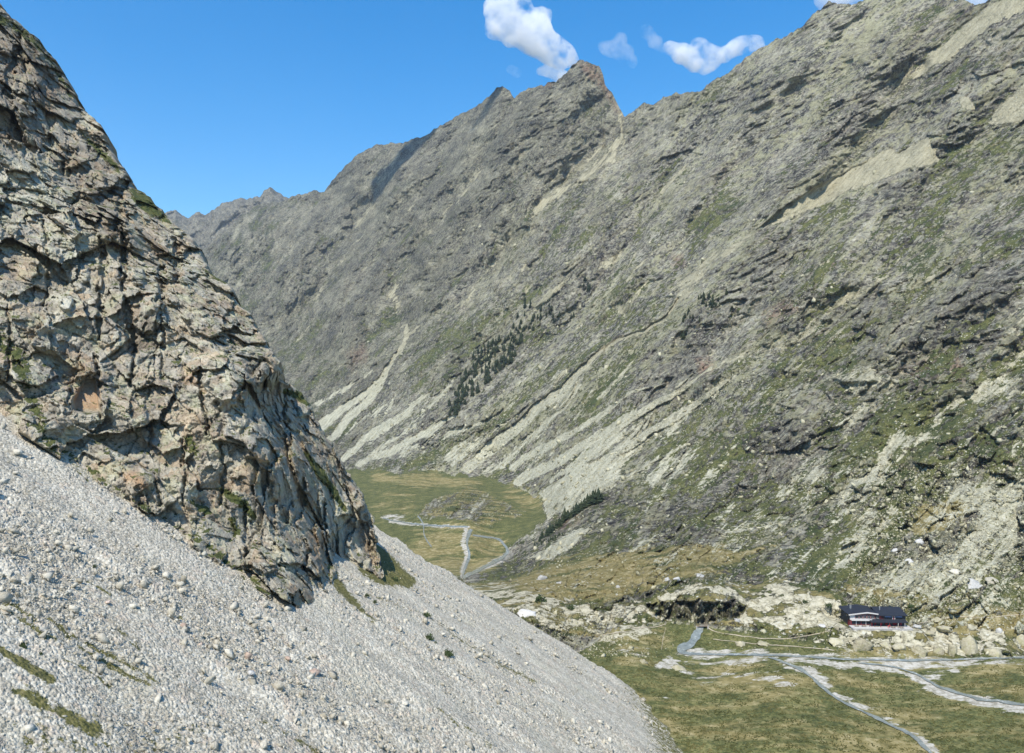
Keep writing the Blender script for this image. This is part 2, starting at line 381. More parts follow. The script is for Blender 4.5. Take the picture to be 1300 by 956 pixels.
def scree_material(name, stone=0.55):
    g = NG(name); P = g.pos(); A = g.attr('maskA')
    v = g.n('ShaderNodeTexVoronoi', None, Vector=P, Scale=1 / stone); cc = g.n('ShaderNodeSeparateColor', None, _0=v.outputs['Color']).outputs
    v3 = g.n('ShaderNodeTexVoronoi', None, Vector=P, Scale=1 / (stone * 3)); c3 = g.n('ShaderNodeSeparateColor', None, _0=v3.outputs['Color']).outputs
    n1 = g.noise(P, 1 / 9, 5, 0.6); n2 = g.noise(P, 1 / 0.5, 4, 0.7)
    k = g.math('ADD', g.math('MULTIPLY', cc[0], 0.35), g.math('ADD', g.math('MULTIPLY', n1, 0.35), g.math('MULTIPLY', n2, 0.3)))
    c = g.ramp(k, [(0.3, (0.29, 0.262, 0.20)), (0.5, (0.45, 0.415, 0.33)), (0.7, (0.60, 0.565, 0.465))])
    c = g.mix(g.math('MULTIPLY', g.remap(c3[1], 0.8, 1.0), 0.35), c, (0.5, 0.385, 0.29))
    c = g.mix(g.math('MULTIPLY', g.remap(g.noise(P, 1 / 14, 4), 0.55, 0.7), 0.3), c, (0.46, 0.44, 0.33))
    gf = g.remap(g.math('ADD', A[1], g.math('MULTIPLY', g.math('SUBTRACT', g.noise(P, 1 / 1.6, 5, 0.75), 0.5), 1.8)), 0.45, 0.62)
    gc = g.ramp(g.noise(P, 1 / 1.0, 5, 0.75), [(0.3, (0.035, 0.042, 0.012)), (0.5, (0.12, 0.115, 0.036)), (0.7, (0.24, 0.205, 0.09))])
    c = g.mix(gf, c, gc)
    h = g.math('ADD', g.math('MULTIPLY', v.outputs['Distance'], -0.3), g.math('MULTIPLY', n2, 0.2))
    h = g.math('ADD', h, g.math('MULTIPLY', v3.outputs['Distance'], -0.3))
    return g.done(c, g.bump(h, 0.8, 1.0), 0.92)

def stone_material(name, lo, mid, hi, tint=None):
    g = NG(name); P = g.pos()
    oi = g.n('ShaderNodeObjectInfo').outputs['Random']
    A = g.attr('tone')[0]
    k = g.math('ADD', g.math('MULTIPLY', g.noise(P, 1 / 1.1, 6, 0.7), 0.7), g.math('MULTIPLY', A, 0.3))
    c = g.ramp(k, [(0.28, lo), (0.48, mid), (0.68, hi)])
    if tint: c = g.mix(g.remap(g.noise(P, 1 / 2.6, 4), 0.48, 0.62, 0, 0.6), c, tint)
    h = g.math('ADD', g.noise(P, 1 / 0.8, 6, 0.7), g.remap(g.voro(P, 1 / 1.7, 'DISTANCE_TO_EDGE'), 0, 0.08, -0.2, 0))
    return g.done(c, g.bump(h, 0.6, 0.5), 0.9)

M = {}
M['terrain'] = terrain_material(); M['cliff'] = cliff_material(); M['scree'] = scree_material('scree_ground')
M['stone'] = stone_material('grey_stone', (0.25, 0.228, 0.17), (0.42, 0.39, 0.31), (0.58, 0.55, 0.455))
M['stone_yellow'] = stone_material('lichen_stone', (0.14, 0.13, 0.08), (0.33, 0.31, 0.20), (0.49, 0.465, 0.33))
M['slab'] = stone_material('pale_slab_stone', (0.15, 0.13, 0.085), (0.34, 0.31, 0.215), (0.47, 0.435, 0.32), (0.33, 0.31, 0.17))
M['stone_white'] = stone_material('white_stone', (0.24, 0.235, 0.215), (0.40, 0.395, 0.365), (0.53, 0.52, 0.49))
M['stone_pink'] = stone_material('pink_stone', (0.27, 0.2, 0.16), (0.46, 0.35, 0.27), (0.6, 0.5, 0.42))
M['stone_dark'] = stone_material('dark_stone', (0.03, 0.026, 0.02), (0.10, 0.088, 0.065), (0.26, 0.235, 0.17))

# ================================================================== 1. MOUNTAINS AND VALLEY FLOOR
SKY = [(-700,560),(-350,520),(100,440),(200,372),(258,317),(285,292),(308,273),(325,262),(340,258),(365,253),(372,250),(385,246),(400,243),(412,242),(425,225),(440,211),(450,200),(470,187),(482,184),(495,180),(512,183),(530,175),(545,168),(560,160),(580,147),(600,138),(610,130),(620,122),(630,113),(637,109),(647,117),(653,126),(665,114),(680,111),(690,108),(697,101),(705,105),(715,97),(722,90),(727,83),(740,79),(752,82),(760,84),(766,97),(768,108),(775,118),(785,133),(793,147),(797,147),(808,139),(818,133),(825,134),(840,126),(860,117),(875,118),(890,113),(905,103),(930,88),(950,70),(970,58),(985,52),(1000,45),(1020,30),(1040,12),(1052,0),(1063,3),(1078,4),(1095,3),(1105,-4),(1150,-10),(1200,-5),(1222,0),(1245,5),(1258,1),(1270,-6),(1300,-22),(1500,-90),(1900,-120),(2200,-120)]
CT = [ # photo x, photo y, distance
 (1300,-20,1500),(1300,100,1270),(1300,200,1080),(1300,300,900),(1300,400,770),(1300,500,660),(1300,600,560),(1300,700,480),(1300,765,430),
 (1200,50,1600),(1180,200,1320),(1150,300,1100),(1120,400,920),(1100,500,780),(1080,600,650),(1060,680,560),(1160,690,510),(1150,745,445),
 (1052,2,2000),(1000,120,1850),(980,230,1600),(960,330,1330),(950,430,1120),(930,520,950),(920,600,800),(900,660,660),(930,710,530),
 (900,106,2250),(860,220,2050),(830,320,1750),(800,420,1500),(770,500,1350),(740,580,1150),(720,640,960),(690,690,790),(760,690,660),(800,650,760),
 (795,148,2600),(740,80,2850),(700,180,2650),(680,280,2350),(660,380,2050),(620,470,1850),(600,550,1650),(560,590,1600),
 (635,112,3300),(560,165,3800),(540,270,3300),(520,380,2800),(480,470,2450),(440,560,2000),(500,560,1850),
 (450,205,4400),(400,250,4900),(380,340,4100),(340,430,3600),(370,250,5000),(300,285,4700),(258,320,4600),(100,440,4000),(200,480,3300),
 (480,600,1557),(560,605,1500),(620,607,1470),(500,640,1173),(580,640,1150),(650,650,1105),(560,670,990),(540,680,940),(650,690,896),(690,650,1060),
 (600,700,856),(650,712,810),(600,724,770),(540,722,779),(400,700,856),(200,700,870),(0,700,880),(-400,700,900),(200,600,1500),(-400,600,1550),(-400,540,2500),
 (600,740,590),(620,752,520),(660,745,520),(700,742,515),(700,730,560),(760,765,452),(720,775,450),(800,745,480),(850,760,452),(850,725,505),(760,730,530),
 (900,748,450),(1000,740,462),(1000,765,437),(940,770,440),(1060,762,435),(1100,765,434),(1105,797,412),(1060,800,412),(1150,797,412),(1150,775,424),(1220,780,416),(1290,790,407),
 (1300,822,398),(1220,826,392),(1100,826,394),(1000,822,398),(900,800,425),(940,800,420),(840,800,425),(760,800,424),(600,800,440),(400,800,500),(100,800,520),
 (1300,850,368),(1300,900,325),(1300,980,273),(1000,850,368),(1000,900,325),(1000,980,273),(800,850,368),(800,900,330),(800,980,276),(500,900,380),(500,980,300),(100,980,310),(-400,980,320),(-400,800,560),
 (1700,980,273),(1700,850,368),(1700,780,410),(1700,600,500),(1700,300,800),(1700,0,1300),(1500,820,395)]
tpsT = TPS(CT)
SX = np.array([p[0] for p in SKY], float); SY = np.array([p[1] for p in SKY], float)
def skyline(px):
    s = np.interp(px, SX, SY)
    j = perlin2(px / 14.0, px * 0, 1) * 3.0 + perlin2(px / 5.0, px * 0, 2) * 2.2 + perlin2(px / 2.2, px * 0, 3) * 1.0
    amp = np.interp(px, [300, 500, 640, 700, 800, 900, 1000, 1100], [1.0, 1.1, 0.9, 1.2, 1.2, 1.0, 1.0, 1.0])
    return s + j * amp
MOUND = [(530,655),(548,636),(580,624),(606,620),(640,634),(662,652),(640,662),(600,664),(560,662)]
_rr = random.Random(9); RSTR = []
for n_, (xa, xb, ya, yb), (l0, l1), w_, st_ in ((34, (600, 930, 440, 590), (30, 110), 2.4, .8), (30, (330, 620, 230, 460), (18, 60), 1.3, .62), (34, (640, 1000, 170, 430), (20, 80), 1.8, .68), (30, (900, 1290, 250, 600), (15, 60), 2.6, .7), (14, (450, 560, 480, 560), (20, 60), 2.0, .8)):
    for _ in range(n_):
        x_, y_ = _rr.uniform(xa, xb), _rr.uniform(ya, yb); l_ = _rr.uniform(l0, l1); a_ = _rr.uniform(.78, 1.0) if x_ > 620 else _rr.uniform(.85, 1.1)
        if x_ > 900: a_ = _rr.uniform(.6, .85)
        ca, sa = math.cos(a_), math.sin(a_)
        RSTR.append(([(x_, y_, .4), (x_ - ca * l_ * .5 + _rr.uniform(-3, 3), y_ + sa * l_ * .5, w_ * _rr.uniform(.4, .9)), (x_ - ca * l_, y_ + sa * l_, w_ * _rr.uniform(.6, 1.3))], 2.6, st_))
RIBS = [[(450,210),(400,290),(350,380)],[(560,165),(500,280),(430,380)],[(640,115),(560,240),(480,360),(440,430)],[(745,85),(690,190),(600,310),(540,400)],[(690,110),(620,230),(550,330)],[(870,118),(800,250),(740,330),(700,380)],[(1050,5),(960,150),(880,260),(800,370)],[(1130,60),(1040,200),(930,330),(860,440),(800,500)],[(1250,100),(1130,250),(1010,400),(900,480)],[(1300,330),(1150,430),(1010,540)],[(960,330),(880,440),(840,490)]]
GULL = [[(655,125),(590,230),(510,340),(500,410)],[(795,150),(700,250),(640,330),(560,400),(515,420)],[(1000,120),(900,260),(790,400),(770,440)],[(1170,90),(1050,250),(940,310),(870,370)],[(600,140),(520,260),(450,360)],[(505,190),(460,290),(400,380)],[(1300,230),(1150,330),(1020,430),(905,465)],[(1300,450),(1150,560),(1060,640)],[(930,480),(860,530),(780,590)]]
def masksT(px, py):
    """flat, scree, grass, dry, slab, dark, orange masks on the valley and mountain surface"""
    Z = lambda v=0.0: np.full(px.shape, v, F32)
    ox, oy = px, py
    fwp = sstep(800, 780, py) * 0.75 + 0.25
    n1 = perlin2(px / 34, py / 34, 51); n2 = perlin2(px / 34, py / 34, 61); n3 = perlin2(px / 11, py / 11, 71); n4 = perlin2(px / 11, py / 11, 81); n5 = perlin2(px / 4, py / 4, 91)
    px = px + (n1 * 9 + n3 * 4 + n5 * 1.5) * fwp; py = py + (n2 * 6 + n4 * 3 + n5 * 1.2) * fwp
    MND = paint(Z(), px, py, [(MOUND, 6, 1)])
    flat = paint(Z(), px, py, [
        ([(450,598),(520,600),(620,604),(690,632),(690,660),(640,700),(610,730),(560,728),(470,690),(-500,900),(-500,640)], 6, 1),
        ([(700,850),(780,800),(850,792),(900,796),(990,812),(1060,822),(1160,834),(1300,836),(2000,836),(2000,1100),(400,1100)], 7, 1)])
    flat = np.minimum(flat, 1 - paint(Z(), px, py, [(MOUND, 6, 1)]))
    base = sstep(250, 480, py)                        # scree grows towards the valley
    scree = Z(-0.02) + 0.12 * base + 0.16 * sstep(480, 640, py) * sstep(600, 760, px) + 0.06 * sstep(900, 1200, px)
    scree = np.maximum(scree, paint(Z(-1), ox + (n1 * 5 + n3 * 1.5 + n5) * fwp, oy + (n2 * 3 + n4 * 1.5) * fwp, [
        ([(772,372,1),(790,400,2),(792,418,2)], 3, .75),
        ([(862,380,1),(845,402,2),(815,422,2),(783,430,2),(765,445,3),(735,475,4),(700,508,6),(660,540,7),(625,568,8),(590,598,5)], 3, 1.45),
        ([(740,480,1),(715,515,4),(680,550,5),(645,580,6),(615,603,5)], 4, .85), ([(700,500,1),(650,530,4),(610,560,5),(575,590,3)], 4, .8),
        ([(905,465,1),(880,485,2),(850,505,4),(800,530,5),(750,560,6),(700,590,7),(660,612,6)], 3, 1.45),
        ([(830,525,1),(790,550,4),(745,580,6),(700,610,5)], 4, .85), ([(925,482,1),(895,505,3),(860,530,4),(820,550,4),(770,582,5),(725,608,5),(690,628,4)], 3, 1.45),
        ([(842,488,1),(800,500,2),(760,530,3),(700,562,4),(650,592,4)], 3, 1.45), ([(800,570,2),(760,600,5),(715,628,5)], 4, .8), ([(880,560,1),(830,585,4),(780,612,5),(735,640,5)], 5, .75),
        ([(517,414,1),(511,440,2),(497,465,3),(470,492,4),(440,515,5),(408,540,5)], 3, 1.45), ([(500,462,1),(480,490,3),(455,520,5),(430,545,5),(405,566,4)], 3, 1.45),
        ([(475,468,1),(440,490,3),(402,512,4)], 4, .85), ([(545,498,1),(520,520,3),(490,540,4),(455,565,4),(430,586,3)], 3, 1.45), ([(555,512,1),(530,538,3),(500,558,4),(470,580,3)], 4, .85),
        ([(575,528,1),(555,541,4),(525,556,4),(490,575,4),(455,592,3)], 3, 1.45), ([(520,490,1),(480,520,4),(440,552,4),(415,575,3)], 4, .75),
        ([(668,500,1),(640,520,3),(610,537,4),(570,552,3)], 4, .85), ([(500,560),(530,555),(545,575),(520,590),(505,580)], 5, .6),
        ([(1178,176),(1192,205),(1150,216),(1100,235),(1050,255),(1000,275),(962,292),(985,270),(1040,235),(1090,212),(1133,188),(1142,196),(1160,182)], 4, 1.3),
        ([(1310,-10),(1292,14),(1240,45),(1200,75),(1163,97),(1185,62),(1225,30),(1255,2)], 6, 1.3),
        ([(1250,157),(1275,125),(1310,90),(1310,150),(1262,160)], 4, 1.3),
        ([(1220,124),(1232,124),(1241,140),(1224,137)], 2, 1.2),
        ([(790,152,1),(791,175,4),(775,200,5),(755,215,4),(735,230,3),(700,252,2),(660,280,1)], 5, .85),
        ([(960,292,3),(930,315,3),(900,330,4),(880,350,5),(862,375,6)], 8, .6),
        ([(497,325,1),(482,350,2),(470,365,2)], 3, .8), ([(655,240,2),(652,280,3),(645,305,3),(625,335,3)], 5, .65),
        ([(810,285,2),(785,300,5),(755,318,5),(720,340,4),(690,360,3)], 6, .8),
        ([(735,340,1),(712,362,5),(695,380,7),(684,388,4)], 5, .8), ([(760,330),(790,320),(775,345),(750,352)], 5, .8),
        *RSTR,
        ([(1020,372,2),(1060,360,3),(1080,345,2)], 4, .8), ([(1175,360,5),(1210,335,5),(1245,320,2)], 6, .7),
        ([(1210,610),(1310,595),(1310,700),(1275,722),(1250,750),(1190,775),(1110,758),(1085,742),(1130,715),(1180,690),(1230,665),(1200,640)], 22, .62),
        ([(1080,470),(1150,430),(1140,460),(1085,500)], 8, .6), ([(1040,480),(1110,455),(1120,490),(1070,490)], 8, .7),
        ([(1000,592),(1055,580),(1055,610),(1010,640),(965,660),(985,620)], 14, .6), ([(1000,690,5),(1080,640,4),(1150,590,3),(1200,560,2)], 7, .6),
        ([(870,705),(895,655),(1000,640),(1060,620),(1040,660),(1000,705),(930,712)], 20, .52),
        ([(664,712),(690,693),(740,668),(762,660),(735,688),(700,710)], 5, .95),
        ([(636,690),(648,664),(690,622),(760,590),(800,600),(740,640),(692,668),(668,692),(650,706)], 9, .74),
        ([(810,690),(850,660),(860,670),(830,700),(780,705)], 7, .75), ([(800,600),(850,570),(900,560),(880,590),(820,625)], 12, .5),
        ([(1230,500),(1300,470),(1300,500),(1240,520)], 10, .6), ([(1150,560),(1215,530),(1200,560),(1160,580)], 8, .5)]))
    grass = Z(0.33) + 0.14 * sstep(300, 560, py) * sstep(560, 800, px) + 0.08 * sstep(800, 1100, px) - 0.16 * sstep(260, 140, py) - 0.10 * sstep(560, 450, px) * sstep(380, 260, py)
    grass = np.maximum(grass, paint(Z(-1), px, py, [
        ([(1000,726),(1040,690),(1090,640),(1120,600),(1195,555),(1190,585),(1120,640),(1070,695),(1050,735)], 12, .68),
        ([(1245,780),(1270,742),(1310,718),(1310,775),(1270,782)], 6, .95), ([(1000,700),(1060,650),(1050,680),(1015,725)], 8, .6),
        ([(672,700),(690,690),(730,672),(770,660),(700,690),(684,700)], 4, .95),
        ([(790,415),(740,470),(700,492),(640,545),(560,592),(500,602),(560,560),(640,510),(700,460),(760,430)], 12, .7),
        ([(560,380),(640,370),(700,330),(700,380),(620,430),(570,460),(540,480),(520,450)], 16, .5),
        ([(830,440),(900,380),(940,400),(880,450),(830,500),(780,520)], 14, .45), ([(960,330),(1040,300),(1100,300),(1080,350),(1000,370)], 16, .55),
        ([(1020,372),(1080,352),(1085,366),(1035,395)], 6, .75), ([(700,740),(780,720),(830,735),(770,765),(715,765)], 10, .7),
        ([(780,200),(880,200),(950,260),(880,320),(800,330),(740,300)], 24, .42), ([(1000,420),(1090,400),(1100,440),(1010,460)], 18, .5),
        ([(1150,600),(1300,560),(1300,600),(1200,640),(1100,700)], 18, .5), ([(760,640),(860,600),(900,640),(860,690),(800,705),(750,700)], 18, .5)]))
    dry = paint(Z(), px, py, [
        ([(690,760),(640,742),(700,712),(770,700),(850,688),(900,686),(965,700),(905,732),(830,752),(770,768)], 9, .75),
        ([(1152,676),(1160,645),(1215,625),(1245,640),(1205,672),(1170,682)], 6, .9),
        ([(640,596),(700,620),(700,645),(660,650),(640,630)], 8, .5),
        ([(470,600),(600,606),(620,612),(600,618),(540,620),(470,612)], 5, .75),
        ([(470,690),(600,660),(650,680),(640,715),(600,735),(560,730)], 10, .62), ([(470,618),(540,622),(530,650),(480,650)], 8, .35),
        ([(1150,760),(1310,770),(1310,835),(1200,830)], 12, .6), ([(1080,740),(1060,755),(1100,760),(1150,762),(1160,752)], 6, .75),
        ([(780,830),(960,822),(1310,830),(1310,1000),(780,1000)], 10, .5), ([(700,775),(850,790),(860,830),(800,840),(720,800)], 10, .5),
        ([(870,800),(1060,816),(1060,824),(900,812)], 4, .25), ([(1290,250),(1310,240),(1310,300),(1200,330)], 18, .2),
        ([(980,310),(1030,300),(1010,330)], 8, .3)])
    grass = np.maximum(grass, paint(Z(-1), px, py, [([(690,760),(640,742),(700,712),(770,700),(850,688),(900,686),(965,700),(905,732),(830,752),(770,768)], 9, .85),
        ([(1152,676),(1160,645),(1215,625),(1245,640),(1205,672),(1170,682)], 6, .95), ([(1150,760),(1310,770),(1310,835),(1200,830)], 12, .65),
        ([(1080,740),(1060,755),(1100,760),(1150,762),(1160,752)], 6, .8)]))
    grass = np.where(MND > .5, .62, grass); dry = np.where(MND > .5, .5, dry)
    grass = np.where(flat > 0.5, np.maximum(grass, 1.15), grass)
    scree = np.where(flat > 0.3, -1, scree)
    slab0 = paint(Z(-1), px, py, [
        ([(600,742),(640,738),(720,760),(760,772),(830,756),(872,742),(1000,738),(1062,758),(1070,795),(1010,805),(940,795),(880,788),(800,792),(700,788),(640,765)], 9, .62), ([(560,735),(640,745),(720,780),(830,792),(840,812),(780,815),(700,800),(640,775)], 8, .55),
        ([(1060,795),(1150,790),(1290,800),(1300,832),(1150,832),(1060,822)], 8, .58)])
    slab = slab0 - 1.3 * paint(Z(), px, py, [([(822,770),(840,765),(880,764),(930,765),(946,772),(938,783),(905,786),(880,790),(850,784)], 3, 1)])
    grass = np.where((slab > 0.3) & (flat < 0.5), 0.85, grass)
    dry = np.where((slab > 0.3) & (flat < 0.5), np.maximum(dry, 0.5), dry)
    scree = np.where((slab > 0.3) & (flat < 0.5), -1, scree)
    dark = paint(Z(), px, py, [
        ([(820,770),(835,763),(880,762),(930,764),(946,772),(940,783),(905,786),(880,790),(850,784),(822,778)], 3, .95),  # river gorge wall: its own shade put into a darker rock tone
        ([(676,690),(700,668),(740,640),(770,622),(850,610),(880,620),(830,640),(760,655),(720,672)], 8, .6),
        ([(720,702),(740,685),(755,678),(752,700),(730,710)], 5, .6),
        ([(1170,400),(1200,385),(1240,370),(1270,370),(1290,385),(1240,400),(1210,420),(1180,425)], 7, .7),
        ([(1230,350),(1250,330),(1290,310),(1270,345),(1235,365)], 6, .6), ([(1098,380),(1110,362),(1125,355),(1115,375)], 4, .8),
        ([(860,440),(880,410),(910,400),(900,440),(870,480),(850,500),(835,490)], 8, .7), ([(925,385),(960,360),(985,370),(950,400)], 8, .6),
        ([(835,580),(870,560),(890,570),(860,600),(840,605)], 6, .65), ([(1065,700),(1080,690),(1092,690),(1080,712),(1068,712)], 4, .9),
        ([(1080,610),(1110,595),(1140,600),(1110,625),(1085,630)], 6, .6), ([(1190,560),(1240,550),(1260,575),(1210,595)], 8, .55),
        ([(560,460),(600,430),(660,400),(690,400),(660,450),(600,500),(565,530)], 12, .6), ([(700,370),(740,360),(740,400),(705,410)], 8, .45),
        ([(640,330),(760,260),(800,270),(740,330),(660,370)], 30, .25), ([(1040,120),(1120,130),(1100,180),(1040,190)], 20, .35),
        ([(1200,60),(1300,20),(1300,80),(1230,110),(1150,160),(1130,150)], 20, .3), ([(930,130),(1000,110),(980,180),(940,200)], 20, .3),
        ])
    orange = paint(Z(), px, py, [
        ([(738,80),(760,82),(768,100),(780,125),(792,146),(780,135),(765,112),(752,95)], 4, .9), ([(690,103),(705,102),(700,112),(688,113)], 2, .8),
        ([(885,455),(905,450),(910,470),(890,475)], 5, .8), ([(965,400),(1000,385),(1010,395),(975,412)], 6, .8), ([(1150,470),(1210,450),(1200,470),(1160,485)], 8, .7),
        ([(1205,465),(1220,455),(1225,480),(1210,485)], 5, .7), ([(440,450),(460,435),(465,460),(445,470)], 6, .7), ([(850,330),(865,325),(868,345),(855,345)], 5, .7),
        ([(1040,325),(1055,322),(1058,335),(1045,340)], 3, .9), ([(1260,585),(1285,575),(1290,590),(1265,600)], 5, .7), ([(700,655),(735,645),(735,660),(705,672)], 4, .6),
        ([(1085,480),(1100,478),(1098,492)], 5, .5), ([(1150,20),(1250,0),(1220,30),(1160,50)], 20, .15)])
    return flat, scree, grass, dry, slab, dark, orange

def uneven(a0, a1, lo, hi, fine, coarse):
    left = np.arange(a0, lo, coarse); mid = np.arange(lo, hi, fine); right = np.arange(hi, a1 + 1, coarse)
    return np.concatenate([left, mid, right])
gravel_lines = [
 [(835,846,2),(870,826,4),(900,828,3),(960,830,3),(1030,833,2.5),(1100,836,3),(1180,839,3.5),(1240,837,2.5),(1310,834,2.5)],
 [(850,832,2),(880,836,3),(930,834,2.5),(980,838,2.5),(1040,840,3),(1090,844,4),(1130,848,5),(1155,856,5),(1175,866,5),(1200,880,5),(1250,893,5),(1330,902,5)],
 [(1060,838,2),(1120,839,3),(1180,845,4),(1215,851,3),(1200,853,2)],
 [(1180,840,3),(1230,843,2.5),(1280,839,2),(1310,838,2)],
 [(960,828,1.5),(985,836,2.5),(1000,846,3),(1025,852,4),(1045,864,5),(1066,886,3),(1110,906,2.5),(1165,933,3),(1196,962,3),(1210,1010,3)],
 [(484,657,1.5),(500,655,1.8),(512,656,1.5),(495,662,2),(520,665,1.8),(560,668,1.6),(595,669,1.6)],
 [(592,671,2.6),(588,690,3.2),(594,706,3),(588,722,3),(586,732,2)],
 [(588,733,2),(612,722,3),(640,708,4),(648,703,3.5)],
]
cx = uneven(-700, 2100, -15, 1316, 1.12, 14)
NR = 800
vv = np.linspace(0, 1, NR)
sk = skyline(cx)
PX = np.broadcast_to(cx[None, :], (NR, len(cx))).astype(F32)
PY = (sk[None, :] + (1075 - sk[None, :]) * vv[:, None]).astype(F32)
flat, scree, grass, dry, slab, dark, orange = masksT(PX, PY)
Tm = tpsT(PX, PY)
gravel_mask = np.zeros(PX.shape, F32)
for l_ in gravel_lines:
    paint(gravel_mask, PX, PY * 1.0, [([(a, b, c * 1.2) for a, b, c in l_], 6 if l_[0][1] > 790 else 2.2, 0.9)])
gravel_mask = paint(gravel_mask, PX, PY, [([(955,828),(1060,832),(1200,835),(1225,846),(1200,862),(1150,858),(1080,845),(1000,842),(960,836)], 6, .62), ([(828,846),(850,828),(868,822),(880,834),(850,850)], 4, .6), ([(700,800),(780,800),(850,815),(830,850),(760,845)], 10, .3), ([(860,850),(1000,856),(1010,872),(880,872)], 6, .42), ([(840,838),(870,826),(960,830),(1000,846),(940,846),(880,848)], 6, .5), ([(1080,836),(1200,838),(1222,850),(1190,868),(1140,856)], 6, .55), ([(1180,840),(1310,834),(1310,842),(1230,846)], 4, .6), ([(900,850),(1010,852),(1040,866),(960,872),(870,866)], 8, .38)])
mound = paint(np.zeros(PX.shape, F32), PX, PY, [(MOUND, 14, 1)])
Pm = ray(PX, PY, Tm).astype(F32)
wpx = PX + perlin2(PX / 230, PY / 230, 31) * 34 + perlin2(PX / 80, PY / 80, 33) * 7; wpy = PY + perlin2(PX / 230, PY / 230, 32) * 24
ap = 0.75 * wpx + 0.66 * wpy
_ta = np.arange(-1500., 4000., 5.); _tt = np.interp(_ta, [-1500, 200, 423, 509, 624, 681, 835, 955, 1234, 1500, 2000], [7000, 6000, 4300, 4000, 2800, 2450, 1622, 1200, 740, 450, 300])
_ti = np.cumsum(_tt) * 5 / 1000
fa = np.interp(ap, _ta, _ti).astype(F32)
fl = ((-0.66 * wpx + 0.75 * wpy) * np.interp(ap, _ta, _tt) / 1000).astype(F32)
spacing = Tm * 1.3e-3 * 1.6
rough = np.clip(1 - 0.985 * flat, 0, 1) * (1 - 0.55 * sstep(0.45, 0.8, scree)) * (1 - 0.58 * sstep(650, 740, PY) * sstep(560, 640, PX))
rough = rough * (1 + 0.5 * dark) * (1 - 0.5 * dry) * (1 - 0.45 * sstep(0.2, 0.6, slab))
crest = sstep(0, 70, PY - sk[None, :])
disp = np.zeros(PX.shape, F32)
for La, Lb, amp, kind in ((420, 2400, 85, 1), (170, 700, 52, 1), (80, 260, 27, 1), (38, 90, 13, 1), (19, 34, 7, 0), (9.5, 14, 3.4, 0), (4.6, 6, 1.6, 0), (2.4, 3, .7, 0)):
    fade = np.clip((La / spacing - 1.6) / 1.6, 0, 1)
    n = perlin(fa / La + 11 + 0.4 * disp / La, fl / Lb, fl * 0 + La * 0.37)
    if kind: n = (0.45 - np.sqrt(n * n + 0.006)) * 1.3 - 0.2
    k = amp * n * fade * rough
    if amp > 20: k *= (0.35 + 0.65 * crest) * np.clip(Tm / 1500, 0.15, 1)
    elif amp > 5: k *= np.clip(Tm / 900, 0.3, 1)
    if amp > 12: k = k * (1 - 0.6 * sstep(400, 470, PY) * sstep(740, 660, PX))
    disp += k.astype(F32)
wx_ = PX + perlin2(PX / 40, PY / 40, 41) * 16 + perlin2(PX / 13, PY / 13, 43) * 5; wy_ = PY + perlin2(PX / 40, PY / 40, 42) * 12
def bell(lines, w):
    o = np.zeros(PX.shape, F32)
    for l in lines:
        xs = [q[0] for q in l]; ys = [q[1] for q in l]; sel = (PX > min(xs) - 90) & (PX < max(xs) + 90) & (PY > min(ys) - 90) & (PY < max(ys) + 90)
        dd = -sd_line(wx_[sel], wy_[sel], [(a, b, 0) for a, b in l]); o[sel] = np.maximum(o[sel], sstep(w, 0, dd))
    return o
ribs = bell(RIBS, 44); gull = bell(GULL, 26)
cragn = perlin(fa / 75, fl / 120, fl * 0 + 8.1) + 0.55 * perlin(fa / 24, fl / 34, fl * 0 + 2.1) + 0.3 * perlin(fa / 9, fl / 12, fl * 0 + 5.1)
crag = sstep(0.16, 0.42, cragn + 0.30 * ribs - 0.25 * gull) * (1 - flat) * (slab < 0.2) * (scree < 0.6) * (1 - dry) * (1 - mound)
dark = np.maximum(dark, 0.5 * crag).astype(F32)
scree = np.where((flat < .3) & (slab < .2), scree + 0.42 * bell(GULL, 12) - 0.14 * ribs - 0.25 * crag, scree).astype(F32)
grass = np.where((flat < .3) & (slab < .2), grass - 0.18 * crag - 0.06 * ribs, grass).astype(F32)
disp += ((ribs * 0.034 - gull * 0.018) * Tm * (0.3 + 0.7 * crest)).astype(F32)
disp += (dark * 0.010 * Tm * (PY < 745) * (1 + 0.6 * perlin2(PX / 9, PY / 9, 44))).astype(F32)
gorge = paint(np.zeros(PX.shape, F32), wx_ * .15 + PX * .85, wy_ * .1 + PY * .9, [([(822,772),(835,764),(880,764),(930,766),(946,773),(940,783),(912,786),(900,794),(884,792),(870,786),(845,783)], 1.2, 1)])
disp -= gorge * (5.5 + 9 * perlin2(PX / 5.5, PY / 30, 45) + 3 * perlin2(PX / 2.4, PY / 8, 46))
cleft = paint(np.zeros(PX.shape, F32), wx_, wy_, [([(1066,704),(1078,694),(1090,692),(1082,708)], 1.5, 1), ([(1098,378),(1106,364),(1118,360),(1112,374)], 2, 1), ([(1188,415),(1205,396),(1228,390),(1215,404),(1200,420)], 2, .8), ([(858,440),(872,420),(884,425),(868,450)], 2, .9), ([(1232,362),(1255,338),(1265,338),(1245,362)], 2, .8), ([(836,492),(848,478),(856,482),(844,500)], 2, .8)])
disp -= cleft * 0.016 * Tm
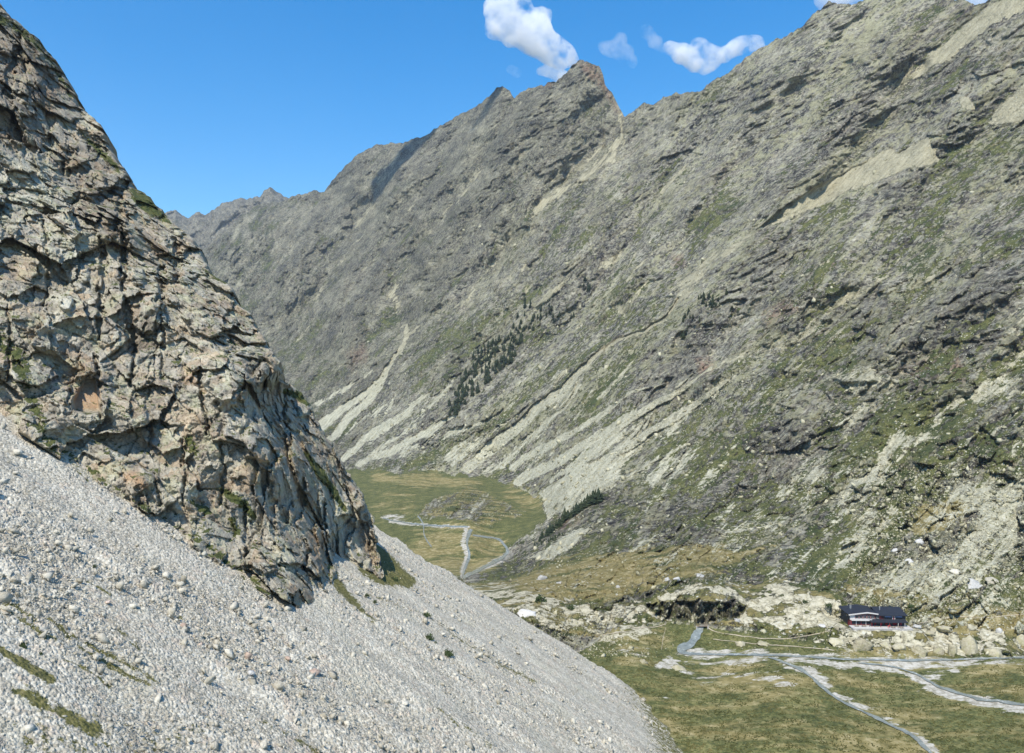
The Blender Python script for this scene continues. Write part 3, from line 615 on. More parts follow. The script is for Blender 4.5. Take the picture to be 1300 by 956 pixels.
# outcrops: blocky ribs of rock
hz, ed = facets(np.stack([fa / 34, fl / 46, fl * 0 + 3.2], -1))
rock_zone = (1 - 0.4 * sstep(0.2, 0.6, slab)) * sstep(0.1, -0.25, perlin(fa / 110, fl / 240, fl * 0 + .3)) * (1 - flat) * (1 - sstep(.4, .7, scree))
disp += hz * 9 * (rock_zone * 0.8 + dark) * np.clip(Tm / 1000, 0.3, 1.3) * np.where(PY > 745, 0.4, 1)
hz, ed = facets(np.stack([fa / 11, fl / 14, fl * 0 + .4], -1), 0.9, 5)
disp += hz * 6 * (rock_zone * 0.8 + 0.25 + dark) * (1 - 0.5 * sstep(.2, .6, slab)) * (1 - flat) * (1 - 0.7 * sstep(.4, .7, scree)) * np.clip(9 / spacing - 1, 0, 1)
hz, ed = facets(np.stack([fa / 4.5, fl / 5, fl * 0 + .2], -1), 0.9, 9)
disp += hz * 2.4 * (1 - flat) * (1 - 0.75 * sstep(.2, .6, slab)) * np.clip(4.5 / spacing - 1, 0, 1)
disp += mound * 40 * (1 + 0.5 * perlin2(PX / 20, PY / 12, 4))
disp -= flat * 0
k_depth = (Tm - disp) / Tm
Pm = Pm * k_depth[..., None]
tfield = Tm * k_depth
# the levelled ground the hut and its terrace stand on
_hx, _hy, _hz = ray(np.array(1079.), np.array(793.5), np.array(411.)).ravel()
_c, _s = math.cos(math.radians(-2)), math.sin(math.radians(-2))
_lx = (Pm[..., 0] - _hx) * _c + (Pm[..., 1] - _hy) * _s; _ly = -(Pm[..., 0] - _hx) * _s + (Pm[..., 1] - _hy) * _c
_in = np.minimum(np.minimum(_lx + 6, 34 - _lx), np.minimum(_ly + 7, 18 - _ly))
_pad = sstep(-4, 0.5, _in) * (_in > -4)
Pm[..., 2] = Pm[..., 2] * (1 - _pad) + (_hz - 0.9 + 0.35 * perlin2(_lx / 3, _ly / 3, 5)) * _pad
# back slopes, so that the ridge is a ridge from any side
back = []
for q, (dt, dz) in enumerate(((60, -25), (200, -130), (600, -450), (1400, -1100))):
    b = Pm[0].copy(); dirn = np.stack([b[:, 0], b[:, 1]], -1); dirn /= np.linalg.norm(dirn, axis=1)[:, None]
    b[:, :2] += dirn * dt; b[:, 2] = np.maximum(b[:, 2] + dz + perlin2(cx / 20, cx * 0, q) * 20 * q, -255)
    back.append(b)
V = np.concatenate([np.stack(back[::-1]), Pm], 0)
def padrows(a): return np.concatenate([np.repeat(a[:1], 4, 0), a], 0)
one = np.ones(V.shape[:2], F32)
mA = np.stack([padrows(scree), padrows(grass), padrows(dry), one], -1)
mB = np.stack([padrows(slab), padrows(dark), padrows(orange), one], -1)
mC = np.stack([padrows(flat), padrows(gravel_mask), padrows(0.2 + 0.8 * sstep(560, 860, 0.75 * PX + 0.66 * PY)), one], -1)
fl4 = np.stack([padrows(fa), padrows(fl), one * 0, one], -1)
valley = mesh_np('mountain_terrain', V, grid_faces(*V.shape[:2])[:, ::-1], M['terrain'], False, None, {'maskA': mA, 'maskB': mB, 'maskC': mC, 'flow': fl4})
tag(valley, kind='structure')
NT = grid_normals(Pm)
def on_terrain(px, py):
    """point on the finished valley surface for a photo position"""
    px = np.atleast_1d(np.asarray(px, float)); py = np.atleast_1d(np.asarray(py, float))
    j = np.clip(np.searchsorted(cx, px) - 1, 0, len(cx) - 2); fx = (px - cx[j]) / (cx[j + 1] - cx[j])
    s = sk[j] + (sk[j + 1] - sk[j]) * fx
    r = np.clip((py - s) / (1075 - s) * (NR - 1), 0, NR - 1.001); i = r.astype(int); fy = r - i
    t = (tfield[i, j] * (1 - fx) + tfield[i, j + 1] * fx) * (1 - fy) + (tfield[i + 1, j] * (1 - fx) + tfield[i + 1, j + 1] * fx) * fy
    return ray(px, py, t)
def mask_at(m, px, py):
    j = np.clip(np.searchsorted(cx, px) - 1, 0, len(cx) - 1); s = sk[j]
    i = np.clip(((py - s) / (1075 - s) * (NR - 1)).astype(int), 0, NR - 1)
    return m[i, j], i, j
print('terrain', round(time.time() - T0, 1))

# far ridge behind, its own range
FX = [(-900,330),(0,300),(180,282),(207,272),(215,269),(224,268),(232,274),(240,276),(250,270),(262,272),(272,266),(285,257),(300,253),(318,250),(330,251),(335,243),(343,238),(352,242),(360,249),(372,256),(400,262),(500,290),(700,330)]
fx_ = uneven(-900, 700, 190, 400, 1.3, 20)
sf_ = np.interp(fx_, [p[0] for p in FX], [p[1] for p in FX]) + perlin2(fx_ / 8, fx_ * 0, 5) * 2.5 + perlin2(fx_ / 3, fx_ * 0, 6) * 1.6
fv = np.linspace(0, 1, 130)
qx = np.broadcast_to(fx_[None], (130, len(fx_))).astype(F32); qy = (sf_[None] + (470 - sf_[None]) * fv[:, None] ** 1.2).astype(F32)
tt = 7600 - 3.2 * (qx - 200) - 1700 * fv[:, None] ** 0.7
Pf = ray(qx, qy, tt).astype(F32)
d = 0
for La, amp in ((700, 240), (300, 110), (130, 50), (60, 24), (30, 10)):
    n = perlin((Pf[..., 0] * .7 - Pf[..., 1] * .7) / La, (Pf[..., 0] * .7 + Pf[..., 1] * .7) / (La * 2), Pf[..., 2] / La)
    d = d + amp * ((0.5 - np.abs(n)) * 1.3)
Pf = Pf * ((tt - d) / tt)[..., None]
b = Pf[0].copy(); b[:, 1] += 600; b[:, 2] -= 500; b2 = b.copy(); b2[:, 1] += 400; b2[:, 2] = -255
V = np.concatenate([b2[None], b[None], Pf], 0); o1 = np.ones(V.shape[:2], F32)
far = mesh_np('distant_mountain_range', V, grid_faces(*V.shape[:2])[:, ::-1], M['terrain'], False, None,
    {'maskA': np.stack([o1 * 0, o1 * 0.05, o1 * 0, o1], -1), 'maskB': np.stack([o1 * -1, o1 * 0.1, o1 * 0.1, o1], -1), 'maskC': np.stack([o1 * 0, o1 * 0, o1 * 0, o1], -1), 'flow': np.stack([V[..., 0] + V[..., 2], V[..., 0] * .7 - V[..., 2], o1, o1], -1)})
tag(far, kind='structure')

# ground sheet out to the horizon beneath everything
gs = MB(); gs.v = [(-9000, -3000, -262), (9000, -3000, -262), (9000, 9800, -262), (-9000, 9800, -262)]; gs.f = [(0, 1, 2, 3)]
tag(gs.build('ground', flat_mat('ground_earth', (0.16, 0.15, 0.1), 0.95, 0.3, 0.02)), kind='structure')

# ================================================================== 2. NEAR SCREE SLOPE
def planeT(px, py):
    return -70 / np.minimum((HOR - py) / FPX + 0.63 * (px - 650) / FPX + 0.10, -1e-3)
sx_ = uneven(-600, 1000, -12, 872, 1.0, 12)
edge = 478 + 1000 * (0.30 + 0.63 * (sx_ - 650) / 1000) + perlin2(sx_ / 18, sx_ * 0, 8) * 2 + perlin2(sx_ / 5, sx_ * 0, 9) * 1.0
NS = 560
sv = np.linspace(0, 1, NS)
edge_c = np.minimum(edge, 1060)
QX = np.broadcast_to(sx_[None], (NS, len(sx_))).astype(F32)
QY = (edge_c[None] + (1110 - edge_c[None]) * sv[:, None]).astype(F32)
tS = planeT(QX, QY)
tS = np.clip(tS, 20, 420)
Ps = ray(QX, QY, tS).astype(F32)
sgrass = paint(np.full(QX.shape, -0.25, F32), QX, QY, [
    ([(-10,758,2),(20,770,3),(44,787,3)], 3, .8), ([(24,785,2),(56,808,4)], 3, .85), ([(63,785,3),(90,807,4)], 3, .8),
    ([(100,817,3),(130,835,5),(160,853,4),(190,870,3)], 4, .8), ([(-10,822,4),(20,842,8),(60,868,9)], 5, 1.0), ([(75,836,2),(115,853,3),(140,870,3)], 3, .7),
    ([(154,806,1),(176,824,2)], 2, .8), ([(112,738,2),(140,755,3)], 3, .7), ([(90,591,1),(112,610,2)], 2, .8), ([(165,640,1),(195,660,2)], 2, .7), ([(60,555,2),(110,590,2)], 3, .6),
    ([(402,690,5),(415,720,8),(440,755,7),(475,790,3)], 5, .85), ([(445,690),(465,680),(490,700),(530,738),(520,748),(480,742),(455,725)], 5, .95),
    ([(470,756,2),(540,780,2),(600,820,3),(640,845,3),(680,865,3)], 4, .68), ([(200,665,2),(280,720,3),(360,772,4)], 5, .45), ([(150,800,2),(190,830,2),(230,860,2)], 4, .6),
    ([(770,842),(800,830),(860,850),(900,900),(1000,1100),(880,1100),(810,920)], 22, .6), ([(560,800,2),(640,850,3),(700,900,4)], 6, .5), ([(20,880,8),(120,930,12)], 10, .8), ([(0,770,3),(30,790,4),(70,812,3)], 4, .75), ([(80,800,3),(130,825,4),(175,850,4),(200,868,4)], 4, .7), ([(210,770,2),(250,795,2),(300,830,2)], 4, .6), ([(0,700,3),(40,720,3)], 5, .45), ([(300,700,3),(345,745,3),(375,768,4)], 4, .6), ([(20,535,2),(60,565,3),(110,600,3),(180,650,3)], 4, .6), ([(300,900,4),(420,960,8)], 8, .6), ([(520,880,3),(620,950,6)], 8, .6), ([(0,900),(300,900),(250,1000),(0,1000)], 30, .4)])
big = perlin(Ps[..., 0] / 60, Ps[..., 1] / 9, Ps[..., 2] / 60) * 0.9 + perlin(Ps[..., 0] / 14, Ps[..., 1] / 7, Ps[..., 2] / 14) * 0.6
coarse = sstep(-0.25, 0.35, perlin(Ps[..., 0] / 45, Ps[..., 1] / 14, Ps[..., 2] / 45 + 5) + 0.1)
h1, e1 = facets(Ps / 1.5, 0.9, 1); h2, e2 = facets(Ps / 0.75, 0.9, 2); h3, e3 = facets(Ps / 0.4, 0.9, 3)
ns_ = np.array([0.63, 0.1, 1.0]) / np.linalg.norm([0.63, 0.1, 1.0])
sp = tS * 1.2e-3
hd = big + (h1 * 0.26 * coarse + h2 * 0.2 * (0.4 + 0.6 * coarse) + h3 * 0.13 * np.clip(1.4 - sp / 0.35, 0, 1)) * (1 - 0.8 * sstep(.4, .7, sgrass))
Ps = Ps + (hd[..., None] * ns_).astype(F32)
back = []
for dt in (8, 20, 45, 90, 160, 260, 420):
    b = Ps[0].copy(); y1 = b[:, 1] + dt
    b[:, 0] = b[:, 0] * y1 / b[:, 1]; b[:, 1] = y1; b[:, 2] = -70 - 0.63 * b[:, 0] - 0.1 * y1 - 0.55 * dt - 0.0012 * dt * dt
    b[:, 2] = np.maximum(b[:, 2], -240)
    back.append(b)
V = np.concatenate([np.stack(back[::-1]), Ps], 0)
sg = np.concatenate([np.repeat(sgrass[:1], 7, 0), sgrass], 0); z_ = sg * 0
near = mesh_np('scree_slope', V, grid_faces(*V.shape[:2])[:, ::-1], M['scree'], False, None, {'maskA': np.stack([z_, sg, z_, z_ + 1], -1)})
tag(near, kind='structure')
def on_scree(px, py):
    p = ray(px, py, planeT(px, py)); return p
print('scree', round(time.time() - T0, 1))

# ================================================================== 3. NEAR CLIFF
EDGE = [(-260,-200),(-130,-160),(-60,-60),(-5,0),(10,18),(25,33),(45,50),(60,62),(72,82),(86,103),(93,127),(108,146),(125,160),(133,178),(143,205),(160,224),(170,238),(183,244),(196,256),(208,272),(222,284),(232,292),(240,303),(252,318),(256,330),(262,345),(272,352),(285,360),(297,375),(303,390),(315,398),(324,418),(333,428),(342,440),(347,452),(354,462),(357,485),(372,493),(385,500),(395,520),(400,535),(412,556),(425,572),(432,585),(440,600),(452,618),(460,632),(467,648),(473,662),(476,690),(481,710),(484,740),(486,800),(490,900)]
CL = [(-300,300,300),(-300,0,360),(-300,480,230),(-100,470,206),(0,530,193.5),(100,596,193),(200,660,191),(300,722,190),(370,771,190),(415,750,219),(430,706,262),(482,730,271),(484,800,275),(-300,700,190),(0,800,186),(370,860,184),
 (0,300,240),(0,430,214),(60,420,226),(100,490,218),(100,300,262),(0,150,282),(0,10,335),(60,70,345),(90,130,335),(60,180,300),(100,200,310),(-130,-160,420),
 (135,185,325),(170,240,312),(140,300,268),(160,420,240),(180,560,210),(250,620,205),(210,272,312),(200,380,250),(215,330,285),(240,310,303),(250,420,252),(260,520,224),(300,600,210),
 (300,380,286),(320,430,268),(350,470,256),(345,540,244),(355,640,226),(372,700,214),(350,600,228),
 (365,492,284),(400,535,290),(375,560,258),(392,620,250),(440,600,290),(425,660,264),(405,700,234),(472,660,286),(450,690,276),(480,710,278)]
tpsC = TPS(CL)
ey = np.arange(-190, 830, 1.05)
ex = np.interp(ey, [p[1] for p in EDGE], [p[0] for p in EDGE]) + perlin2(ey / 16, ey * 0, 21) * 4.5 + perlin2(ey / 6, ey * 0, 22) * 3.6 + perlin2(ey / 2.6, ey * 0, 23) * 1.5
NC = 560
uu = np.linspace(0, 1, NC)
x0 = np.minimum(-40.0, ex - 60)
CX = (x0[:, None] + (ex - x0)[:, None] * uu[None]).astype(F32)
CY = np.broadcast_to(ey[:, None], CX.shape).astype(F32)
tC = tpsC(CX, CY)
Pc = ray(CX, CY, tC).astype(F32)
warp = np.stack([fbm(Pc, 22, 3, 0.5, 0), fbm(Pc, 22, 3, 0.5, 30), fbm(Pc, 22, 3, 0.5, 60)], -1)
Pw = Pc + warp * 2.2 + np.stack([fbm(Pc, 4, 3, .6, 5), fbm(Pc, 4, 3, .6, 35), fbm(Pc, 4, 3, .6, 65)], -1) * 0.7
a1, f1 = facets(np.stack([Pw[..., 0] / 17, Pw[..., 1] / 22, Pw[..., 2] / 30], -1), 0.65, 1)
a2, f2 = facets(np.stack([Pw[..., 0] / 8.5, Pw[..., 1] / 11, Pw[..., 2] / 13 + 0.3 * Pw[..., 0] / 8], -1), 1.0, 2)
a3, f3 = facets(np.stack([Pw[..., 0] / 3.3, Pw[..., 1] / 4.2, Pw[..., 2] / 4.6 + 0.4 * Pw[..., 0] / 3], -1), 1.0, 3)
a4, f4 = facets(Pc / 1.15, 1.0, 4)
rib = 0.5 - np.abs(perlin(Pw[..., 0] / 17, Pw[..., 1] / 17, Pw[..., 2] / 70))
cd = a1 * 9.5 + a2 * 4.4 + a3 * 1.5 + a4 * 0.45 + rib * 6 + fbm(Pc, 5, 4, .6) * 0.6
cd -= (1.6 * sstep(0.1, 0.0, f1) + 0.6 * sstep(0.09, 0.0, f2)) * sstep(-.1, .4, perlin(Pc[..., 0] / 11, Pc[..., 1] / 11, Pc[..., 2] / 11))
CRACKS = [([(128,300,2),(133,340,5),(128,385,4),(125,430,2)], 10), ([(157,290,3),(158,330,5),(155,370,2)], 12), ([(160,380,3),(165,410,5),(168,445,4)], 8),
 ([(225,312,4),(226,345,7),(224,352,4)], 12), ([(205,340,3),(208,372,6),(200,380,3)], 10), ([(205,400,2),(207,440,3),(205,478,2)], 7), ([(122,452,2),(124,480,3),(129,515,3),(128,530,2)], 9),
 ([(88,508,3),(94,490,4),(110,478,4),(125,474,3)], 8), ([(170,440,2),(170,465,3),(165,488,2)], 8), ([(252,470,2),(257,500,3),(260,530,3),(262,550,2)], 9),
 ([(20,60,3),(14,90,6),(10,120,6),(18,155,3)], 11), ([(60,180,5),(55,200,4)], 7), ([(20,150,5),(35,185,4)], 6), ([(0,170,6),(20,190,5),(45,190,4)], 7), ([(75,210,5),(85,225,3)], 6),
 ([(90,190,4),(80,215,4)], 6), ([(385,610,3),(380,640,6),(376,660,3)], 9), ([(412,640,2),(414,700,2),(417,745,4)], 10), ([(400,640,3),(405,665,3)], 6), ([(392,700,3),(385,720,4)], 7),
 ([(160,225,2),(155,250,4),(150,275,4),(158,300,2)], 7), ([(90,105,3),(88,120,3)], 5), ([(467,690,2),(472,715,3),(477,735,3)], 6), ([(340,600,2),(345,640,3),(350,690,2)], 5),
 ([(55,280,2),(62,330,2),(58,400,1)], 5), ([(280,560,1),(285,600,3),(280,640,2)], 6), ([(310,640,1),(312,690,3),(318,730,2)], 6), ([(360,500,2),(362,560,2),(372,600,2)], 8),
 ([(8,390,2),(14,440,3),(8,480,2)], 6), ([(230,560,2),(236,600,2),(232,640,1)], 6), ([(195,600,2),(205,640,2)], 5), ([(100,250,3),(92,275,2)], 6), ([(190,480,2),(188,520,3),(192,560,2)], 5)]
wx = CX + perlin(CX / 14, CY / 14, CX * 0) * 5 + perlin(CX / 5, CY / 5, CX * 0 + 3) * 3.5 + perlin(CX / 2.2, CY / 2.2, CX * 0 + 3) * 1.2; wy = CY + perlin(CX / 7, CY / 7, CX * 0 + 9) * 5
for line, dep in CRACKS:
    s = sd_line(wx, wy, line)
    cd -= dep * 0.45 * sstep(-1.8, 1.6, s)
s = paint(np.zeros(CX.shape, F32), CX, CY, [([(93,508),(108,480),(122,480),(128,522),(110,526),(94,520)], 2.5, 1)])
cd = cd * (1 - s) + s * (-1.5)
# jutting blocks
for bx, by, r, h in ((84,384,9,3.5),(152,345,8,3),(300,365,7,4),(45,95,14,5),(40,115,16,4),(120,235,16,5),(135,290,14,5),(175,350,10,4),(100,350,14,3),(60,330,18,4),(290,480,30,5),(330,560,22,5),(300,520,20,3),(400,720,12,4),(455,600,10,3),(450,650,14,5),(385,520,8,4)):
    cd += h * sstep(1.15, 0.7, np.hypot(CX - bx, (CY - by) / 1.2) / r + 0.25 * perlin(CX / 7, CY / 7, CX * 0 + bx))
below = sstep(0, 14, CY - np.interp(CX, [-300, 0, 370, 415, 430, 482, 600], [330, 528, 772, 752, 712, 732, 740]))
cd = cd * (1 - 0.8 * below)
tC2 = tC - cd
edgefade = sstep(1.0, 0.985, uu)[None] * 0
tC2 = np.where(below > 0.3, np.maximum(tC2, planeT(CX, CY) + 0.8), tC2)
Pc = ray(CX, CY, tC2).astype(F32)
cgrass = paint(np.full(CX.shape, 0.19, F32), CX, CY, [
    ([(-10,12),(20,25),(60,58),(95,125),(88,125),(55,72),(15,40),(-10,30)], 4, .62), ([(105,170,2),(125,190,4),(150,215,3)], 4, .8), ([(165,240),(185,245),(208,272),(216,284),(195,275),(172,258)], 5, .9),
    ([(-10,420,12),(20,450,10),(40,500,9),(60,560,8),(75,580,5)], 9, .6), ([(262,345,2),(285,358,3)], 3, .7), ([(362,497,4),(380,503,5),(395,515,2)], 3, 1.0),
    ([(388,575,3),(405,598,6),(425,625,5),(436,645,3)], 4, .95), ([(240,560,9),(255,590,8)], 8, .65), ([(240,635,3),(262,650,6)], 4, .7), ([(280,620,5),(310,640,9),(322,655,7)], 6, .75), ([(295,660,5),(300,675,5)], 4, .75),
    ([(61,561,3),(120,600,4),(190,650,4),(260,690,4),(330,750,5),(370,775,3)], 6, .6), ([(430,740,5),(470,780,5)], 5, .8), ([(60,300,6),(75,310,3)], 5, .5), ([(340,585,4),(385,575,3)], 5, .55), ([(150,430,4),(140,470,4)], 8, .3)])
corange = paint(np.zeros(CX.shape, F32), CX, CY, [([(92,505),(98,492),(120,482),(128,500),(126,520),(96,520)], 3, .95), ([(80,480),(95,462),(120,455),(122,468),(98,475),(88,500)], 4, .5),
    ([(152,600),(175,595),(185,618),(160,612)], 5, .9), ([(390,680),(405,660),(410,690),(402,715)], 6, .55), ([(52,125),(66,100),(70,140),(60,150)], 5, .35), ([(130,300),(150,290),(150,310)], 6, .3), ([(20,330),(45,320),(40,350),(20,355)], 8, .35),
    ([(175,280),(200,290),(205,330),(185,320)], 8, .45), ([(225,470),(250,470),(250,490),(235,490)], 6, .5)])
cdark = paint(np.zeros(CX.shape, F32), CX, CY, [([(-10,30),(40,50),(70,90),(90,140),(60,150),(50,190),(-10,200)], 16, .55), ([(60,190),(130,180),(160,240),(165,330),(130,330),(100,240)], 16, .5),
    ([(165,410),(190,400),(200,440),(170,450)], 8, .7), ([(180,490),(200,480),(210,600),(185,620)], 12, .3), ([(445,600),(476,690),(480,710),(465,700),(455,650)], 6, .4), ([(380,560),(440,570),(440,600),(400,590)], 8, .4)])
cpale = paint(np.zeros(CX.shape, F32), CX, CY, [([(10,105),(22,112),(60,142),(55,155),(35,140),(12,120)], 3, .8), ([(-10,190),(60,190),(80,240),(60,260),(-10,270)], 14, .6), ([(66,378),(84,374),(104,384),(90,392),(72,386)], 3, 1),
    ([(405,600),(430,615),(440,660),(430,690),(415,680),(408,640)], 7, .55), ([(258,455),(300,460),(290,480),(262,475)], 6, .5), ([(230,320),(250,325),(248,345),(232,340)], 4, .7), ([(-10,280),(60,270),(120,300),(110,340),(40,310)], 16, .4),
    ([(330,700),(360,680),(365,740),(350,730)], 5, .5)])
# close the cliff behind its outline
back = []
for dt, dx, dz in ((5, -1.0, 0.5), (16, -3, -2), (45, -14, -16), (120, -60, -60)):
    b = Pc[:, -1].copy(); b[:, 1] += dt; b[:, 0] += dx + b[:, 0] * 0.0; b[:, 2] += dz; back.append(b)
V = np.concatenate([Pc, np.stack(back, 1)], 1)
def padc(a): return np.concatenate([a, np.repeat(a[:, -1:], 4, 1)], 1)
o1 = np.ones(V.shape[:2], F32)
cliff = mesh_np('cliff', V, grid_faces(*V.shape[:2])[:, ::-1], M['cliff'], False, None,
    {'maskA': np.stack([padc(cgrass * np.where(cgrass > .3, 1.3, 1)), padc(corange), padc(cdark), o1], -1), 'maskB': np.stack([padc(cpale), o1 * 0, o1 * 0, o1], -1)})
tag(cliff, kind='structure')
print('cliff', round(time.time() - T0, 1))

# ================================================================== 4. STONES
def hull_rock(seed, n=16, flat_=0.7, smooth_it=0):
    r = random.Random(seed); bm = bmesh.new()
    for i in range(n):
        v = Vector((r.gauss(0, 1), r.gauss(0, 1), r.gauss(0, 1))).normalized()
        bm.verts.new((v.x * r.uniform(.75, 1.1), v.y * r.uniform(.75, 1.1), v.z * flat_ * r.uniform(.75, 1.05)))
    res = bmesh.ops.convex_hull(bm, input=bm.verts)
    bmesh.ops.delete(bm, geom=list({g for g in res['geom_interior'] + res['geom_unused'] if isinstance(g, bmesh.types.BMVert)}), context='VERTS')
    bmesh.ops.triangulate(bm, faces=bm.faces)
    if smooth_it:
        bmesh.ops.subdivide_edges(bm, edges=bm.edges, cuts=2, use_grid_fill=True)
        for _ in range(smooth_it): bmesh.ops.smooth_vert(bm, verts=bm.verts, factor=0.5, use_axis_x=True, use_axis_y=True, use_axis_z=True)
        bm.verts.ensure_lookup_table()
        P = np.array([v.co[:] for v in bm.verts], F32)
        hh, _ = facets(P * 2.1 + seed, 0.9, seed); n2 = fbm(P + seed, 0.5, 3)
        for v, a, b in zip(bm.verts, hh, n2):
            v.co *= 1 + 0.3 * float(a) + 0.08 * float(b)
        bmesh.ops.triangulate(bm, faces=bm.faces)
    bm.verts.index_update()
    V = np.array([v.co[:] for v in bm.verts], F32); Fc = np.array([[v.index for v in f.verts] for f in bm.faces], np.int32)
    bm.free(); return V, Fc
PROT = [hull_rock(100 + i, 8, 0.6) for i in range(10)]
def rock_field(name, P, size, mat, label, cat='rocks', up=None, squash=(1, 1, 1)):
    P = np.asarray(P, F32); size = np.asarray(size, F32); n = len(P)
    Vs, Fs, Ts = [], [], []; base = 0
    pid = rng.integers(0, len(PROT), n)
    for k, (pv, pf) in enumerate(PROT):
        idx = np.where(pid == k)[0]
        if not len(idx): continue
        q = rng.normal(size=(len(idx), 4)); q /= np.linalg.norm(q, axis=1)[:, None]
        w, x, y, z = q.T
        R = np.stack([1-2*(y*y+z*z), 2*(x*y-z*w), 2*(x*z+y*w), 2*(x*y+z*w), 1-2*(x*x+z*z), 2*(y*z-x*w), 2*(x*z-y*w), 2*(y*z+x*w), 1-2*(x*x+y*y)], -1).reshape(-1, 3, 3)
        v = np.einsum('nij,vj->nvi', R, pv) * size[idx, None, None] * np.array(squash) + P[idx, None]
        Vs.append(v.reshape(-1, 3)); nv = len(pv)
        Fs.append((pf[None] + (np.arange(len(idx)) * nv)[:, None, None] + base).reshape(-1, 3)); base += len(idx) * nv
        Ts.append(np.repeat(rng.random(len(idx)), nv))
    V = np.concatenate(Vs); Fc = np.concatenate(Fs); t = np.concatenate(Ts).astype(F32)
    o = mesh_np(name, V, Fc, mat, False, None, {'tone': np.stack([t, t, t, t * 0 + 1], -1)})
    return tag(o, label, cat, None, 'stuff')
# scree stones
n = 75000
rx = rng.uniform(-15, 850, n); ry = rng.uniform(525, 960, n)
base_row = np.interp(rx, [-15, 0, 370, 430, 485, 800, 900], [518, 530, 773, 712, 735, 870, 935])
ok = (ry > base_row) | ((rx > 476) & (ry > 480 + 300 + 0.63 * (rx - 650) + 2))
ok &= planeT(rx, ry) < 352
rx, ry = rx[ok], ry[ok]
pt = on_scree(rx, ry)
cz = perlin(pt[:, 0] / 45, pt[:, 1] / 14, pt[:, 2] / 45 + 5) + 0.1
keep = rng.random(len(rx)) < 0.35 + 0.65 * sstep(-0.25, 0.35, cz)
gm = paint(np.zeros(rx.shape, F32), rx.astype(F32), ry.astype(F32), [([(-10,822,4),(20,842,8),(60,868,9)], 4, 1), ([(445,690),(465,680),(490,700),(530,738),(520,748),(480,742),(455,725)], 4, 1), ([(402,690,5),(415,720,8),(440,755,7),(475,790,3)], 4, 1), ([(100,817,3),(130,835,5),(160,853,4)], 3, 1)])
keep &= rng.random(len(rx)) > gm * 0.85
rx, ry, pt, cz = rx[keep], ry[keep], pt[keep], cz[keep]
sz = 0.08 + 0.065 * rng.pareto(2.0, len(rx)) * (0.5 + sstep(-0.2, 0.4, cz))
sz = np.clip(sz * np.clip(planeT(rx, ry) / 190, 0.7, 1.5), 0.1, 1.5)
srt = np.argsort(-sz)
rock_field('scree_stones', pt + ns_ * (sz * 0.1 + 0.1)[:, None], sz, M['stone'], 'loose pale grey stones covering the scree slope')
# boulder fields on the far slopes
n = 130000
bx = rng.uniform(440, 1316, n); by = rng.uniform(200, 835, n)
mscr, ii, jj = mask_at(scree, bx, by)
mfl = flat[ii, jj]; mgr = grass[ii, jj]; msl = slab[ii, jj]; mdr = dry[ii, jj]
w = np.where(mfl > 0.2, np.where(by > 790, 0.02, 0.002), 0.16 + 0.5 * (mscr > 0.5) - 0.1 * mdr)
w = w * np.interp(by, [200, 400, 600, 760], [0.15, 0.4, 1, 1]) * (by > sk[jj] + 6)
right = (bx > 1080) & (by > 590); w = np.where(right & (mfl < 0.2), 0.9 - 0.4 * mdr, w); w = np.where((msl > 0.25) & (mfl < 0.2) & (by > 725) & (bx < 1300), 0.05, w)
k = rng.random(n) < w
near_edge = (bx > 640) & (bx < 900) & (by > 770) & (np.abs(by - (792 + 0.62 * (bx - 670))) < 60); k |= near_edge & (rng.random(n) < .5)
bx, by, mscr = bx[k], by[k], mscr[k]
bp = on_terrain(bx, by); tt = bp[:, 1]
bs = np.clip((0.45 + 0.35 * rng.pareto(2.4, len(bx))), 0.4, 3.2) * np.clip(tt / 600, 0.75, 2.6)
rock_field('boulder_field', bp + np.array([0, 0, 1]) * (bs * 0.1)[:, None], bs, M['stone_yellow'], 'boulders strewn over the grassy mountain slopes and talus')
print('stones', round(time.time() - T0, 1), len(rx), len(bx))

ROCKS = {}
def boulder(px, py, wpx, hpx, mat, label, group=None, surf='terrain', rz=None, lean=0.0, sink=0.3, name='boulder', smooth_it=1):
    """boulder whose foot stands where the photo shows it"""
    p = on_scree(float(px), float(py)) if surf == 'scree' else (on_terrain(px, py)[0] if surf == 'terrain' else surf)
    p = np.asarray(p, float).reshape(3); t = p[1]
    seed = len(ROCKS) % 14 if group is None else int(px) % 14
    if surf == 'scree': smooth_it = 0
    key = (seed, smooth_it, mat)
    if key not in ROCKS:
        V, Fc = hull_rock(40 + seed, 18 if smooth_it else 11, 0.95, smooth_it)
        tn = np.full((len(V), 4), random.Random(seed).random(), F32); ROCKS[key] = (V, Fc, tn)
    V, Fc, tn = ROCKS[key]
    me_key = 'boulder_%d_%s_%d' % (seed, mat, smooth_it)
    o = mesh_np(name, V, Fc, M[mat], False, None, {'tone': tn}) if me_key not in bpy.data.meshes else link(bpy.data.objects.new(name, bpy.data.meshes[me_key]))
    if me_key not in bpy.data.meshes: o.data.name = me_key
    w_ = wpx * t / 1000 / 2; h_ = hpx * t / 1000
    r = random.Random(px * 7 + py)
    o.scale = (w_, w_ * r.uniform(.75, 1.0), h_ * 0.62)
    o.rotation_euler = (r.uniform(-.12, .12), lean, rz if rz is not None else r.uniform(-.3, .3))
    o.location = (p[0], p[1] + w_ * 0.3, p[2] + h_ * (0.5 - sink))
    return tag(o, label, 'boulder', group)
